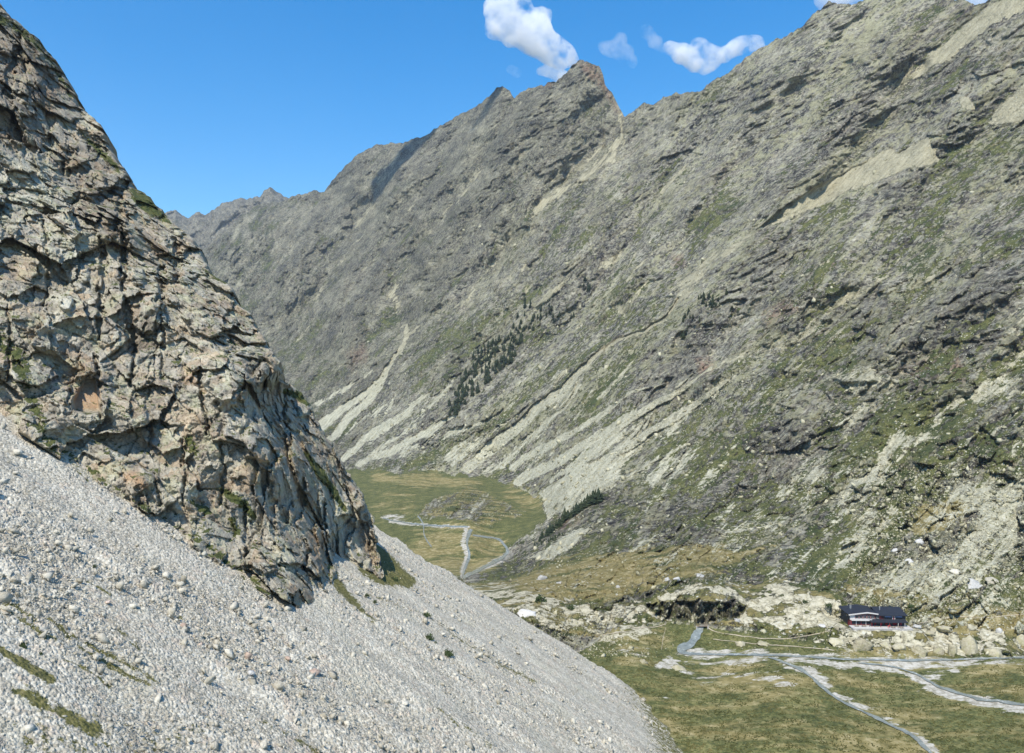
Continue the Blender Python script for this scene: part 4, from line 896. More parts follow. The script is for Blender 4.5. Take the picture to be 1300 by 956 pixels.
for a in [
 (175,728,13,9,'stone','large pale boulder with a dark hollow below it, mid scree slope'),
 (100,739,11,8,'stone','grey slate boulder above the grass tufts on the scree, left side'),
 (167,771,16,9,'stone','broad pale boulder casting a dark shadow on fine scree'),
 (232,797,12,8,'stone_pink','flat pinkish boulder in the middle of the scree slope'),
 (302,776,12,6,'stone','long low grey boulder on the upper scree below the cliff foot'),
 (136,766,8,6,'stone_pink','small salmon pink boulder on the scree near the grass tufts'),
 (255,820,8,8,'stone_pink','small brownish standing stone on the lower scree'),
 (316,836,14,13,'stone_pink','steep pink and brown boulder standing on the lower scree'),
 (400,857,20,10,'stone_pink','dark brown mossy boulder at the bottom of the scree slope'),
 (29,815,9,7,'stone_white','white boulder beside the dark shrub, lower left of the scree'),
 (227,744,16,8,'stone','pair-like split grey boulder in the coarse band of scree'),
 (90,655,11,7,'stone','blocky grey boulder on the coarse upper scree, left'),
 (60,700,10,6,'stone','low flat grey boulder on the left part of the coarse scree'),
 (330,812,9,6,'stone','small angular grey boulder right of the pink standing boulder'),
 (318,858,14,9,'stone_white','bright white boulder beneath the steep pink boulder'),
 (290,850,12,8,'stone','rounded grey boulder at the lower edge of the scree'),
 (365,838,10,7,'stone_pink','small rusty boulder low on the scree, left of the mossy one'),
 ]:
    boulder(*a, surf='scree')
SL = [
 (668,782,30,12,'stone_white','long white boulder lying at the scree edge above the grass'),
 (689,736,16,8,'stone_white','white wedge shaped boulder on the ochre terrace'),
 (712,741,14,4,'stone_white','flat white rock just right of the white wedge boulder'),
 (847,737,9,8,'stone_white','leftmost of two white boulders in the ochre hollow'),
 (860,736,12,6,'stone_white','right one of two white boulders in the ochre hollow'),
 (785,746,8,5,'stone_white','small pale grey rock in the ochre grass'),
 (890,732,13,5,'stone_white','flat white rock on the grey path above the slabs'),
 (936,789,10,7,'stone_white','bright white boulder near the stream gorge'),
 (940,820,16,9,'slab','beige round boulder on the green bank of the stream'),
 (969,819,18,6,'slab','low beige rock slab beside the round boulder on the bank'),
 (861,850,20,7,'slab','yellowish boulder in the meadow below the stream'),
 (817,842,12,6,'slab','pale boulder in the green grass left of the stream'),
 (1046,796,14,5,'stone_white','flat white slab to the left of the mountain hut'),
 (1068,802,20,12,'slab','pinkish rounded rock under the left end of the terrace'),
 (1062,818,24,12,'slab','wide rounded rock on the green bank below the hut'),
 (1098,824,30,20,'slab','big upright ribbed rock face below the hut terrace'),
 (1090,803,18,9,'slab','rounded rock directly below the terrace wall'),
 (1125,822,20,12,'slab','broken pale rock right of the ribbed rock face'),
 (1144,824,22,12,'slab','low rubbly outcrop at the river edge'),
 (1169,830,27,16,'slab','smooth yellowish slab at the river edge'),
 (1194,830,17,17,'slab','narrow tall slab beside the smooth yellowish slab'),
 (1212,830,20,24,'slab','upright cream slab near the river'),
 (1232,829,26,34,'slab','tallest leaning cream slab above the river'),
 (1262,832,26,14,'slab','sloping slab at the foot of the ochre bank'),
 (1283,832,16,8,'slab','low slab close to the right edge of the river bank'),
 (1297,818,22,20,'slab','grey boulder at the far right on the ochre bank'),
 (1269,803,10,9,'stone_white','small upright grey boulder in the ochre grass'),
 (1200,800,22,9,'slab','cream boulder in the rubble right of the hut'),
 (1180,806,20,8,'slab','pale flat boulder below the rubble, right of the hut'),
 (1165,797,13,6,'stone_white','white block beside the hut path'),
 (1192,789,16,7,'slab','broad boulder behind the path to the hut'),
 (1150,803,16,7,'slab','pale rock at the right end of the terrace'),
 (1236,745,32,14,'stone_white','large grey boulder in the talus, upper right of the hut'),
 (1262,740,20,9,'stone','pale grey boulder next to the large one in the talus'),
 (1169,690,13,9,'stone_white','white boulder highest on the talus beneath the ochre patch'),
 (1156,715,13,9,'stone_white','round white boulder in the middle of the talus'),
 (1138,702,11,9,'stone_white','white boulder at the left border of the talus'),
 (1215,728,18,8,'stone','broad grey boulder left of the large one in the talus'),
]
for a in SL: boulder(*a, smooth_it=1, sink=0.42)
# further boulders one can tell on the scree
lab = 'angular pale boulder among the coarse scree stones'
for i in range(150):
    x = float(rng.uniform(0, 640)); y = float(rng.uniform(560, 940))
    if y < np.interp(x, [0, 370, 430, 485, 800], [545, 785, 750, 745, 880]) or planeT(x, y) > 345: continue
    s_ = float(rng.uniform(5, 9.5))
    boulder(x, y, s_, s_ * 0.65, 'stone', lab, 'pale boulders on the scree', surf='scree')
print('boulders', round(time.time() - T0, 1))

# ================================================================== 5. WATER, GRAVEL, PATHS
def ribbon(line, lift, name, mat, kind='structure', wob=0.5, across=5, parent=None):
    """line: (px,py,half width px). drapes a strip over the valley surface"""
    L = np.array(line, float); seg = np.hypot(*np.diff(L[:, :2], axis=0).T); cum = np.concatenate([[0], np.cumsum(seg)])
    s = np.arange(0, cum[-1], 1.6)
    q = np.stack([np.interp(s, cum, L[:, k]) for k in range(3)], 1)
    # smooth corners
    for _ in range(40): q[1:-1] = (q[:-2] + 2 * q[1:-1] + q[2:]) / 4
    q[:, 1] += perlin2(s / 9, s * 0, len(line)) * wob; q[:, 0] += perlin2(s / 14, s * 0, 3 + len(line)) * wob * 2
    d = np.gradient(q[:, :2], axis=0); d /= np.linalg.norm(d, axis=1)[:, None] + 1e-9
    # widths given vertically compressed: the ground is seen at a low angle
    nrm = np.stack([-d[:, 1], d[:, 0]], 1)
    a = np.linspace(-1, 1, across)
    hw = q[:, 2] * (0.9 + 0.75 * perlin2(s / 17, s * 0, 9 + len(line)) + 0.3 * perlin2(s / 5, s * 0, 5)); hw2 = q[:, 2] * (0.9 + 0.75 * perlin2(s / 17, s * 0, 12 + len(line)) + 0.3 * perlin2(s / 5, s * 0, 15))
    W = np.where(a[None] < 0, hw[:, None], hw2[:, None]) * a[None]
    X = q[:, 0:1] + nrm[:, 0:1] * W; Y = q[:, 1:2] + nrm[:, 1:2] * W
    P = on_terrain(X.ravel(), Y.ravel()).reshape(len(s), across, 3); P[..., 2] += lift
    return P
def strips(name, lines, lift, mat, wob=0.5):
    Vs, Fs, b = [], [], 0
    for i, l in enumerate(lines):
        P = ribbon(l, lift + 0.006 * i, name, mat, wob=wob)
        f = grid_faces(P.shape[0], P.shape[1]) + b; b += P.shape[0] * P.shape[1]
        Vs.append(P.reshape(-1, 3)); Fs.append(f)
    o = mesh_np(name, np.concatenate(Vs), np.concatenate(Fs), mat, True)
    return tag(o, kind='structure')
g = NG('river_water'); P_ = g.pos()
wn = g.noise(P_, 0.35, 5, 0.7); wr = g.noise(P_, 1.2, 4, 0.7)
foam = g.remap(g.math('ADD', wn, g.math('MULTIPLY', wr, 0.4)), 0.80, 0.95)
g.bsdf.inputs['Specular IOR Level'].default_value = 0.5
M['water'] = g.done(g.mix(foam, g.ramp(wn, [(0.3, (0.12, 0.14, 0.13)), (0.7, (0.27, 0.295, 0.27))]), (0.6, 0.6, 0.57)), g.bump(wr, 0.3, 0.3), 0.22)
g = NG('river_gravel'); P_ = g.pos()
gn = g.noise(P_, 0.25, 6, 0.7); gd = g.noise(P_, 3, 3, 0.7)
M['gravel'] = g.done(g.ramp(g.math('ADD', g.math('MULTIPLY', gn, 0.7), g.math('MULTIPLY', gd, 0.3)), [(0.33, (0.20, 0.185, 0.135)), (0.5, (0.36, 0.34, 0.28)), (0.65, (0.5, 0.48, 0.42))]), g.bump(gd, 0.4, 0.3), 0.9)
g = NG('footpath_dirt'); gn = g.noise(g.pos(), 0.8, 5, 0.7)
M['path'] = g.done(g.ramp(gn, [(0.3, (0.27, 0.23, 0.15)), (0.7, (0.48, 0.42, 0.31))]), None, 0.95)
water_lines = [
 [(893,794,3),(889,803,5),(883,812,8),(872,819,7),(858,826,4),(880,831,2.5),(940,831,1.5),(1000,833,1.2),(1070,837,1.3),(1150,839,1.5),(1200,838,1.2),(1310,835,1.2)],
 [(975,835,1.2),(1010,846,2),(1025,854,2.5),(1040,870,2.8),(1062,888,2),(1105,908,1.8),(1160,935,2.2),(1190,965,2.4),(1200,1010,3)],
 [(1090,842,0.9),(1130,846,1.2),(1165,856,1.4),(1190,872,1.8),(1240,888,2),(1330,899,2)],
 [(598,672,2.2),(590,690,1.6),(598,704,1.8),(590,720,1.8),(588,732,1.5)],
 [(588,734,2.2),(612,721,2.4),(640,708,2.6),(648,703,2.4),(640,694,1.8),(638,686,1.6),(620,682,1.4),(600,680,1.0)],
 [(486,658,0.8),(500,662,1.0),(540,667,0.9),(595,669,0.9)],
 [(530,655,0.8),(540,668,0.8),(536,680,0.9),(548,695,0.8)],
]
path_lines = [
 [(898,796,0.8),(905,803,0.8),(930,806,0.8),(965,811,0.8),(1000,812,0.9),(1020,808,0.7),(1062,800,0.8)],
 [(905,812,0.6),(960,818,0.7),(1010,821,0.8),(1060,826,0.8)],
 [(1145,797,0.8),(1175,790,0.8),(1215,783,0.8),(1250,785,0.8),(1310,779,0.9)],
 [(845,793,0.6),(830,797,0.9),(812,797,0.8),(800,798,0.6)],
 [(1215,785,0.7),(1200,800,0.7),(1190,812,0.7)],
 [(845,797,0.5),(842,812,0.6),(840,826,0.6)], [(725,812,0.5),(770,806,0.6),(812,799,0.6)],
]
strips('river_water', [[(a, b, c * 0.9) for a, b, c in l_] for l_ in water_lines], 0.30, M['water'])
strips('footpath', [[(a, b, c * 0.62) for a, b, c in l_] for l_ in path_lines], 0.22, M['path'])

# ================================================================== 6. TREES AND SHRUBS
g = NG('pine_needles'); oi = g.n('ShaderNodeObjectInfo').outputs['Random']
nn = g.noise(g.pos(), 0.9, 3)
M['needles'] = g.done(g.mix(oi, g.ramp(nn, [(0.3, (0.018, 0.032, 0.018)), (0.7, (0.045, 0.065, 0.035))]), g.ramp(nn, [(0.3, (0.028, 0.042, 0.018)), (0.7, (0.065, 0.08, 0.035))])), None, 0.8)
M['bark'] = flat_mat('pine_bark', (0.12, 0.085, 0.06), 0.95, 0.3, 2)
g = NG('juniper_leaves'); nn = g.noise(g.pos(), 3, 4)
M['juniper'] = g.done(g.ramp(nn, [(0.3, (0.02, 0.035, 0.012)), (0.7, (0.07, 0.095, 0.03))]), None, 0.8)
def pine_meshes(seed):
    r = random.Random(seed); V = []; Fc = []
    H = 1.0; tiers = 11
    for k in range(tiers):
        f = k / (tiers - 1); z = 0.12 + 0.84 * f; rad = 0.25 * (1 - f) ** 0.75 * r.uniform(.8, 1.15) + 0.02
        nb = 9 if f < .7 else 6
        for b in range(nb):
            a = 2 * math.pi * (b + r.random() * 0.8) / nb + k; rr = rad * r.uniform(.6, 1.15); wd = rad * 0.42
            cxv, cyv = math.cos(a), math.sin(a); s = len(V)
            V += [(0, 0, z + 0.05), (cxv * rr * .55 - cyv * wd, cyv * rr * .55 + cxv * wd, z - 0.01), (cxv * rr, cyv * rr, z - 0.055 - r.random() * 0.03), (cxv * rr * .55 + cyv * wd, cyv * rr * .55 - cxv * wd, z - 0.01), (cxv * rr * .5, cyv * rr * .5, z - 0.075)]
            Fc += [(s, s + 1, s + 2), (s, s + 2, s + 3), (s + 1, s + 4, s + 2), (s + 2, s + 4, s + 3), (s, s + 4, s + 1), (s, s + 3, s + 4)]
    s = len(V); V += [(0.02, 0, .93), (-.01, .018, .93), (-.01, -.018, .93), (0, 0, 1.04)]; Fc += [(s, s + 1, s + 3), (s + 1, s + 2, s + 3), (s + 2, s, s + 3)]
    me = bpy.data.meshes.new('pine_crown'); me.from_pydata(V, [], Fc); me.materials.append(M['needles'])
    t = MB(); t.tube((0, 0, -0.06), (0.004, 0, 0.5), 0.022, 0.012, 6); t.tube((0.004, 0, 0.5), (0, 0, 0.97), 0.012, 0.003, 6)
    for q in range(5):
        a = q * 2.1; z = 0.16 + 0.12 * q; t.tube((0, 0, z), (math.cos(a) * .1, math.sin(a) * .1, z + 0.01), 0.006, 0.002, 4)
    tm = bpy.data.meshes.new('pine_trunk'); tm.from_pydata(t.v, [], t.f); tm.materials.append(M['bark'])
    return me, tm
PINES = [pine_meshes(s) for s in range(5)]
def pine(px, py, hpx, label, group):
    p = on_terrain(px, py)[0]; h = hpx * p[1] / 1000
    r = random.Random(px * 31 + py * 17); cm, tm = PINES[r.randrange(5)]
    o = empty('pine_tree', p); o.rotation_euler = (0, 0, r.uniform(0, 6.28)); w_ = h * r.uniform(.85, 1.7); h *= r.uniform(.75, 1.2); o.scale = (w_, w_ * r.uniform(.85, 1.15), h)
    link(bpy.data.objects.new('crown', cm), o); link(bpy.data.objects.new('trunk', tm), o)
    return tag(o, label, 'tree', group)
def scatter_pines(poly, n, h0, h1, label, group, seed):
    r = random.Random(seed); xs = [q[0] for q in poly]; ys = [q[1] for q in poly]; c = 0; tries = 0
    while c < n and tries < 4000:
        tries += 1; x = r.uniform(min(xs), max(xs)); y = r.uniform(min(ys), max(ys))
        if sd_poly(np.array([x], F32), np.array([y], F32), poly)[0] > 0 and perlin(np.array([x / 14.]), np.array([y / 14.]), np.array([seed * 1.]))[0] > -0.3:
            pine(x, y, r.uniform(h0, h1), label, group); c += 1
scatter_pines([(566,538),(572,505),(588,478),(600,455),(618,440),(640,430),(660,415),(665,440),(650,462),(630,480),(605,502),(585,522)], 182, 6, 10, 'dark pine in the dense wood on the steep rocky spur', 'pines of the dense wood on the spur', 1)
scatter_pines([(645,400),(665,382),(690,388),(735,392),(725,410),(700,405),(670,425),(650,425)], 38, 5.5, 9, 'dark pine above the dense wood, round the pale clearing', 'pines round the pale clearing', 2)
scatter_pines([(728,365),(745,355),(750,370),(735,385)], 9, 6, 8, 'dark pine right of the pale clearing at the gully', 'pines right of the clearing', 3)
scatter_pines([(862,415),(875,395),(885,378),(905,370),(925,375),(915,392),(895,405),(880,420),(866,435)], 26, 6, 10, 'dark pine on the crag in the middle of the right slope', 'pines on the crag of the right slope', 4)
scatter_pines([(925,392),(945,388),(940,402),(925,404)], 4, 5, 7, 'small pine right of the crag on the right slope', 'small pines right of the crag', 5)
scatter_pines([(360,340),(300,360),(330,420),(440,440),(470,400),(420,370)], 6, 3, 4.5, 'tiny pine scattered on the far grey slope', 'scattered pines on the far slope', 6)
r = random.Random(4)
for i, (x, y, h) in enumerate([(685,686,7),(688,682,8),(694,679,10),(698,676,9),(702,672,9),(706,670,11),(710,667,10),(714,663,10),(717,660,13),(721,657,11),(725,656,10),(728,653,10),(732,651,12),(735,648,10),(738,646,11),(742,644,14),(746,641,11),(749,640,11),(753,638,13),(757,637,10),(760,636,14),(756,632,10),(759,629,8),(764,634,8)]):
    pine(x, y + 2, h * 1.35, 'tall dark pine in the line along the crest of the low rock rib', 'pines lined up along the rock rib')
for i in range(12):
    pine(680 + i * 3 + r.uniform(-2, 2), 694 - i * 1.2 + r.uniform(-2, 1), r.uniform(4, 6), 'small pine at the foot of the low rock rib', 'small pines at the foot of the rib')
def bush_mesh(seed):
    r = random.Random(seed); V = []; Fc = []
    for i in range(260):
        a = r.uniform(0, 6.28); e = math.asin(r.uniform(-.1, 1)); R = r.uniform(.55, 1.05) * (1 + .25 * math.sin(3 * a + seed))
        c = Vector((math.cos(a) * math.cos(e) * R, math.sin(a) * math.cos(e) * R, math.sin(e) * R * .8))
        u = Vector((r.gauss(0, 1), r.gauss(0, 1), r.gauss(0, 1))).normalized() * .16; w_ = u.orthogonal().normalized() * .12; s = len(V)
        V += [tuple(c + u), tuple(c + w_), tuple(c - u), tuple(c - w_)]; Fc.append((s, s + 1, s + 2, s + 3))
    me = bpy.data.meshes.new('shrub_foliage'); me.from_pydata(V, [], Fc); me.materials.append(M['juniper']); return me
BU = [bush_mesh(i) for i in range(4)]
tst = MB()
for a in range(5): tst.tube((0, 0, -.3), (math.cos(a * 1.3) * .45, math.sin(a * 1.3) * .45, .5), .05, .02, 5)
stem_me = bpy.data.meshes.new('shrub_stem'); stem_me.from_pydata(tst.v, [], tst.f); stem_me.materials.append(M['bark'])
def shrub(px, py, w_, h_, label, surf='scree', group=None):
    p = on_scree(float(px), float(py)) if surf == 'scree' else on_terrain(px, py)[0]
    t = p[1]; o = empty('shrub', p); o.scale = (w_ * t / 2000, w_ * t / 2000, h_ * t / 1000)
    link(bpy.data.objects.new('foliage', BU[int(px) % 4]), o); link(bpy.data.objects.new('stem', stem_me), o)
    return tag(o, label, 'shrub', group)
for a in [(29,823,9,9,'dark green juniper beside the white boulder, lower left'), (51,831,6,4,'small juniper tuft below the white boulder, lower left'), (544,812,12,8,'round dark juniper in the middle of the right scree'),
          (569,832,12,8,'dark juniper lowest on the right scree'), (540,782,14,4,'flat dark juniper highest on the right scree'), (466,757,6,4,'tiny juniper left one of a pair under the cliff corner'),
          (476,765,5,4,'tiny juniper right one of a pair under the cliff corner'), (552,818,6,4,'little juniper touching the round one on the right scree'), (500,738,12,6,'low juniper in the grass at the right cliff corner'),
          (120,720,5,4,'small shrub in the coarse scree on the left')]:
    shrub(*a)
for a in [(686,763,14,8,'dark bush among the cream slabs above the scree edge'), (724,773,10,6,'small bush in the meadow right of the long white boulder'), (1052,770,9,5,'dark green bush behind the left end of the hut'),
          (1158,772,12,6,'dark green bush behind the right end of the hut'), (1022,765,7,4,'small bush on the knoll left of the hut')]:
    shrub(*a, surf='t')
print('plants', round(time.time() - T0, 1))

# tufts of meadow grass near the river
n = 60000
gx = rng.uniform(690, 1316, n); gy = 800 + 156 * rng.random(n) ** 1.0
mf, gi, gj = mask_at(flat, gx, gy)
clump = perlin2(gx / 9, gy / 3.5, 8) + 0.5 * perlin2(gx / 3, gy / 1.5, 9)
kk = (mf > 0.7) & (gravel_mask[gi, gj] < 0.35) & (clump > 0.02)
gx, gy = gx[kk], gy[kk]; gp = on_terrain(gx, gy); m = len(gx)
hgt = rng.uniform(.14, .42, m); wdt = rng.uniform(.15, .45, m); an = rng.uniform(0, 6.28, m)
TV, TF = [], []
for q in range(3):
    a_ = an + q * 1.05; dxy = np.stack([np.cos(a_), np.sin(a_), a_ * 0], -1) * wdt[:, None]
    TV += [gp - dxy, gp + dxy, gp + np.array([0, 0, 1.]) * hgt[:, None] + dxy * 0.25]; b_ = np.arange(m) + q * 3 * m
    TF.append(np.stack([b_, b_ + m, b_ + 2 * m], -1))
gg_ = NG('meadow_tufts'); tn_ = gg_.attr('tone')[0]
M['tuft'] = gg_.done(gg_.ramp(tn_, [(0.0, (0.045, 0.055, 0.018)), (0.5, (0.11, 0.115, 0.04)), (1.0, (0.24, 0.2, 0.085))]), None, 0.9)
tt_ = np.tile(np.clip(0.45 + 0.5 * perlin2(gx / 40, gy / 9, 14) + rng.normal(0, .16, m), 0, 1), 9)
tag(mesh_np('meadow_grass', np.concatenate(TV), np.concatenate(TF), M['tuft'], False, None, {'tone': np.stack([tt_] * 3 + [tt_ * 0 + 1], -1)}), kind='stuff')

# ================================================================== 7. MOUNTAIN HUT
M['roof'] = flat_mat('slate_blue_roof', (0.020, 0.024, 0.033), 0.65, 0.15, 1.5)
M['clad'] = flat_mat('dark_cladding', (0.035, 0.038, 0.042), 0.7, 0.2, 2)
M['white'] = flat_mat('white_render', (0.55, 0.53, 0.51), 0.8, 0.08, 2)
M['red'] = flat_mat('dark_red_paint', (0.22, 0.02, 0.03), 0.6, 0.15, 2)
M['redwood'] = flat_mat('red_brown_boards', (0.12, 0.035, 0.035), 0.75, 0.2, 3)
M['glass'] = flat_mat('window_glass', (0.02, 0.025, 0.035), 0.08, 0.1, 1)
M['blueglass'] = flat_mat('sky_blue_panel', (0.13, 0.2, 0.38), 0.25, 0.1, 1)
M['wallstone'] = flat_mat('grey_masonry', (0.42, 0.40, 0.37), 0.9, 0.35, 1.2)
M['wood'] = flat_mat('weathered_wood', (0.25, 0.19, 0.13), 0.85, 0.3, 3)
M['metal'] = flat_mat('grey_metal', (0.35, 0.36, 0.37), 0.4, 0.1, 2, 0.6)
pl = ray(np.array(1079.), np.array(793.5), np.array(411.)).ravel()
HUT = Vector(pl)                         # front left corner at terrace level
RZ = math.radians(-2)
hut = empty('mountain_hut', HUT, RZ)
tag(hut, 'long two storey mountain hut with dark blue roof and red panels on the knoll', 'mountain hut')
L = 28.6; D = 13.0; ZU = 2.9
# body, built in local x (length) y (depth, away) z
w = MB(); w.box(0.3, L - .2, 0.35, D, -2.0, 5.6); wall = w.build('wall', M['clad'], hut)
w = MB(); w.box(0.0, 13.2, 0.02, .34, 0.0, 5.75); w.build('front_wall', M['redwood'], hut)
w = MB(); w.box(0.0, 13.2, -.02, .018, 2.75, 3.4).box(0.0, 2.6, -.02, .018, 3.405, 5.5); w.build('front_band', M['white'], hut)
w = MB(); w.box(13.25, L - .1, 0.05, .34, 0.0, 5.4); w.build('front_wall', M['clad'], hut)
# left roof: wide shallow gable facing the valley
rf = MB(); rf.prism([(-1.0, 5.75), (8.6, 7.05), (14.2, 6.25), (14.2, 5.95), (8.6, 6.7), (-1.0, 5.4)], -0.95, D + .6)
roof = rf.build('roof', M['roof'], hut)
gb = MB(); gb.prism([(0.0, 5.76), (13.2, 5.76), (13.2, 6.05), (8.6, 6.65), (0.0, 5.6)], 0.06, .3); gb.build('gable', M['white'], hut)
vb = MB(); vb.prism([(-1.0, 5.83), (8.6, 7.13), (14.2, 6.33), (14.2, 5.75), (8.6, 6.5), (-1.0, 5.25)], -1.12, -0.98); vb.build('bargeboard', M['white'], hut)
# right roof: long slope towards the front
rr = MB(); rr.prism_x([(-1.0, 5.45), (8.6, 7.25), (D + .8, 5.9), (D + .8, 5.6), (8.6, 6.95), (-1.0, 5.15)], 14.25, L + .7)
rr.build('roof', M['roof'], hut)
eg = MB(); eg.prism_x([(0.4, 5.4), (8.6, 6.9), (D, 5.8)], L - .3, L - .12); eg.build('gable', M['clad'], hut)
ch = MB(); ch.box(3.0, 3.8, 7.8, 8.6, 6.2, 7.9).box(2.9, 3.9, 7.7, 8.7, 7.9, 8.05); c1 = ch.build('chimney', M['metal'], roof)
ch = MB(); ch.tube((17.2, 4.6, 6.6), (17.2, 4.6, 8.2), .28, .28, 10).tube((17.2, 4.6, 8.2), (17.2, 4.6, 8.45), .42, .3, 10); ch.build('flue', M['metal'], hut)
def window(x, z, wd, hg, frame=M['white'], y=0.0, parent=hut):
    f = MB(); t = .09
    f.box(x - t, x + wd + t, y - .06, y + .02, z - t, z).box(x - t, x + wd + t, y - .06, y + .02, z + hg, z + hg + t).box(x - t, x, y - .06, y + .02, z, z + hg).box(x + wd, x + wd + t, y - .06, y + .02, z, z + hg).box(x + wd / 2 - .04, x + wd / 2 + .04, y - .06, y - .02, z, z + hg)
    o = f.build('window', frame, parent)
    gl = MB(); gl.box(x, x + wd, y - .018, y + .01, z, z + hg); gl.build('pane', M['glass'], o)
for i in range(5):
    x = 3.0 + i * 1.98
    window(x, 3.55, 1.35, 1.35)
    s = MB(); s.box(x - .34, x - .12, -.08, .0, 3.45, 5.0); s.build('shutter', M['red'], hut)
window(13.9, 3.6, .95, 1.3, M['white'], .03)
s = MB(); s.box(15.1, 15.9, -.06, .03, 3.5, 5.0); s.build('shutter', M['red'], hut)
window(16.3, 3.4, .8, 1.5, M['red'], .03)
for x, wd in ((18.0, 3.4), (23.6, 3.2)):
    a = MB(); a.box(x, x + wd, -.07, .03, 4.25, 5.1); a.build('glass_panel', M['blueglass'], hut)
    window(x, 2.95, wd, 1.15, M['clad'], .03)
s = MB(); s.box(21.75, 23.2, -.12, .03, 2.9, 5.1); s.build('bay_panel', M['white'], hut)
s = MB(); s.box(22.1, 22.8, -.16, -.13, 3.2, 4.8); s.build('shutter', M['red'], hut)
# balcony band over the ground floor of the left half
bal = MB(); bal.box(.6, 11.0, -1.1, 0.0, 2.55, 2.72).box(.6, 11.0, -1.12, -1.0, 2.72, 3.4); bal.build('balcony', M['white'], hut)
# ground floor glazing and red frames
gg = MB(); gg.box(.7, 10.7, -.03, .01, .55, 2.3); gf = gg.build('glazing', M['glass'], hut)
for i in range(5):
    p = MB(); p.box(.7 + i * 2.5 - .1, .7 + i * 2.5 + .14, -.1, -.035, .1, 2.5); p.build('mullion', M['white'] if i % 2 else M['red'], hut)
gg = MB(); gg.box(11.2, L - .6, -.02, .04, .3, 2.2); gg.build('glazing', M['glass'], hut)
for x0_, x1_ in ((12.6, 13.4), (15.9, 16.6), (18.2, 19.4), (22.0, 24.0), (25.5, 26.6)):
    p = MB(); p.box(x0_, x1_, -.1, -.025, 0.0, 2.2); p.build('door' if x1_ - x0_ > 1.9 else 'panel', M['red'], hut)
# porch roof (dark lean-to) with posts
pr = MB(); pr.prism_x([(0.0, 3.3), (0.0, 3.1), (-3.2, 2.35), (-3.2, 2.5)], 9.6, L - .3); pr.build('porch_roof', M['roof'], hut)
for x in (10.0, 14.5, 19.0, 23.4, 26.8):
    p = MB(); p.box(x, x + .18, -3.05, -2.87, 0.0, 2.42); p.build('porch_post', M['red'] if x < 20 else M['white'], hut)
e = MB(); e.box(.12, .29, .6, 3.1, -1.2, 2.0); e.build('side_door', M['red'], hut)
for y in (4.2, 7.0, 9.6):
    q = MB(); q.box(.22, .29, y, y + 1.0, 3.3, 4.5); q.build('window', M['glass'], hut)
# terrace on masonry retaining wall
ter = empty('terrace', HUT, RZ); tag(ter, 'pale stone terrace with retaining wall in front of the mountain hut', 'terrace')
tb = MB(); tb.box(-.6, 30.0, -5.6, -.06, -.35, -.02); tb.build('paving', flat_mat('terrace_paving', (0.42, 0.405, 0.38), .9, .12, .8), ter)
tb = MB(); tb.box(-.5, 29.8, -5.5, -5.05, -4.5, -.36); tb.build('retaining_wall', M['wallstone'], ter)
tb = MB(); tb.box(-.5, -.1, -5.04, 0.3, -4.5, -.36).box(29.4, 29.8, -5.04, 0.3, -4.5, -.36); tb.build('side_wall', M['wallstone'], ter)
tb = MB(); tb.box(-.5, 13.0, -5.62, -5.3, -.01, .7); tb.build('parapet', M['white'], ter)
def local(x, y, z=0.0):
    return HUT + Matrix.Rotation(RZ, 3, 'Z') @ Vector((x, y, z))
# tables on the terrace
def picnic_table(x, y, label):
    o = empty('picnic_table', local(x, y, -.02), RZ); tag(o, label, 'table', 'picnic tables on the hut terrace')
    a = MB(); a.box(-1.0, 1.0, -.4, .4, .72, .77); a.build('table_top', M['wood'], o)
    for s in (-1, 1):
        a = MB(); a.box(-1.0, 1.0, s * .75 - .14, s * .75 + .14, .42, .46); a.build('bench', M['wood'], o)
        a = MB(); a.box(s * .75 - .04, s * .75 + .04, -.8, .8, .34, .415).box(s * .75 - .04, s * .75 + .04, -.06, .06, 0, .34).box(s * .75 - .04, s * .75 + .04, -.06, .06, .415, .715); a.build('leg', M['wood'], o)
for i, (x, y) in enumerate(((2.5, -2.6), (6.2, -2.9), (12.0, -4.1), (20.5, -4.2), (24.5, -4.4))):
    picnic_table(x, y, ['picnic table at the left end of the hut terrace', 'second picnic table from the left on the terrace', 'picnic table in the middle of the hut terrace', 'second picnic table from the right on the terrace', 'picnic table at the right end of the hut terrace'][i])
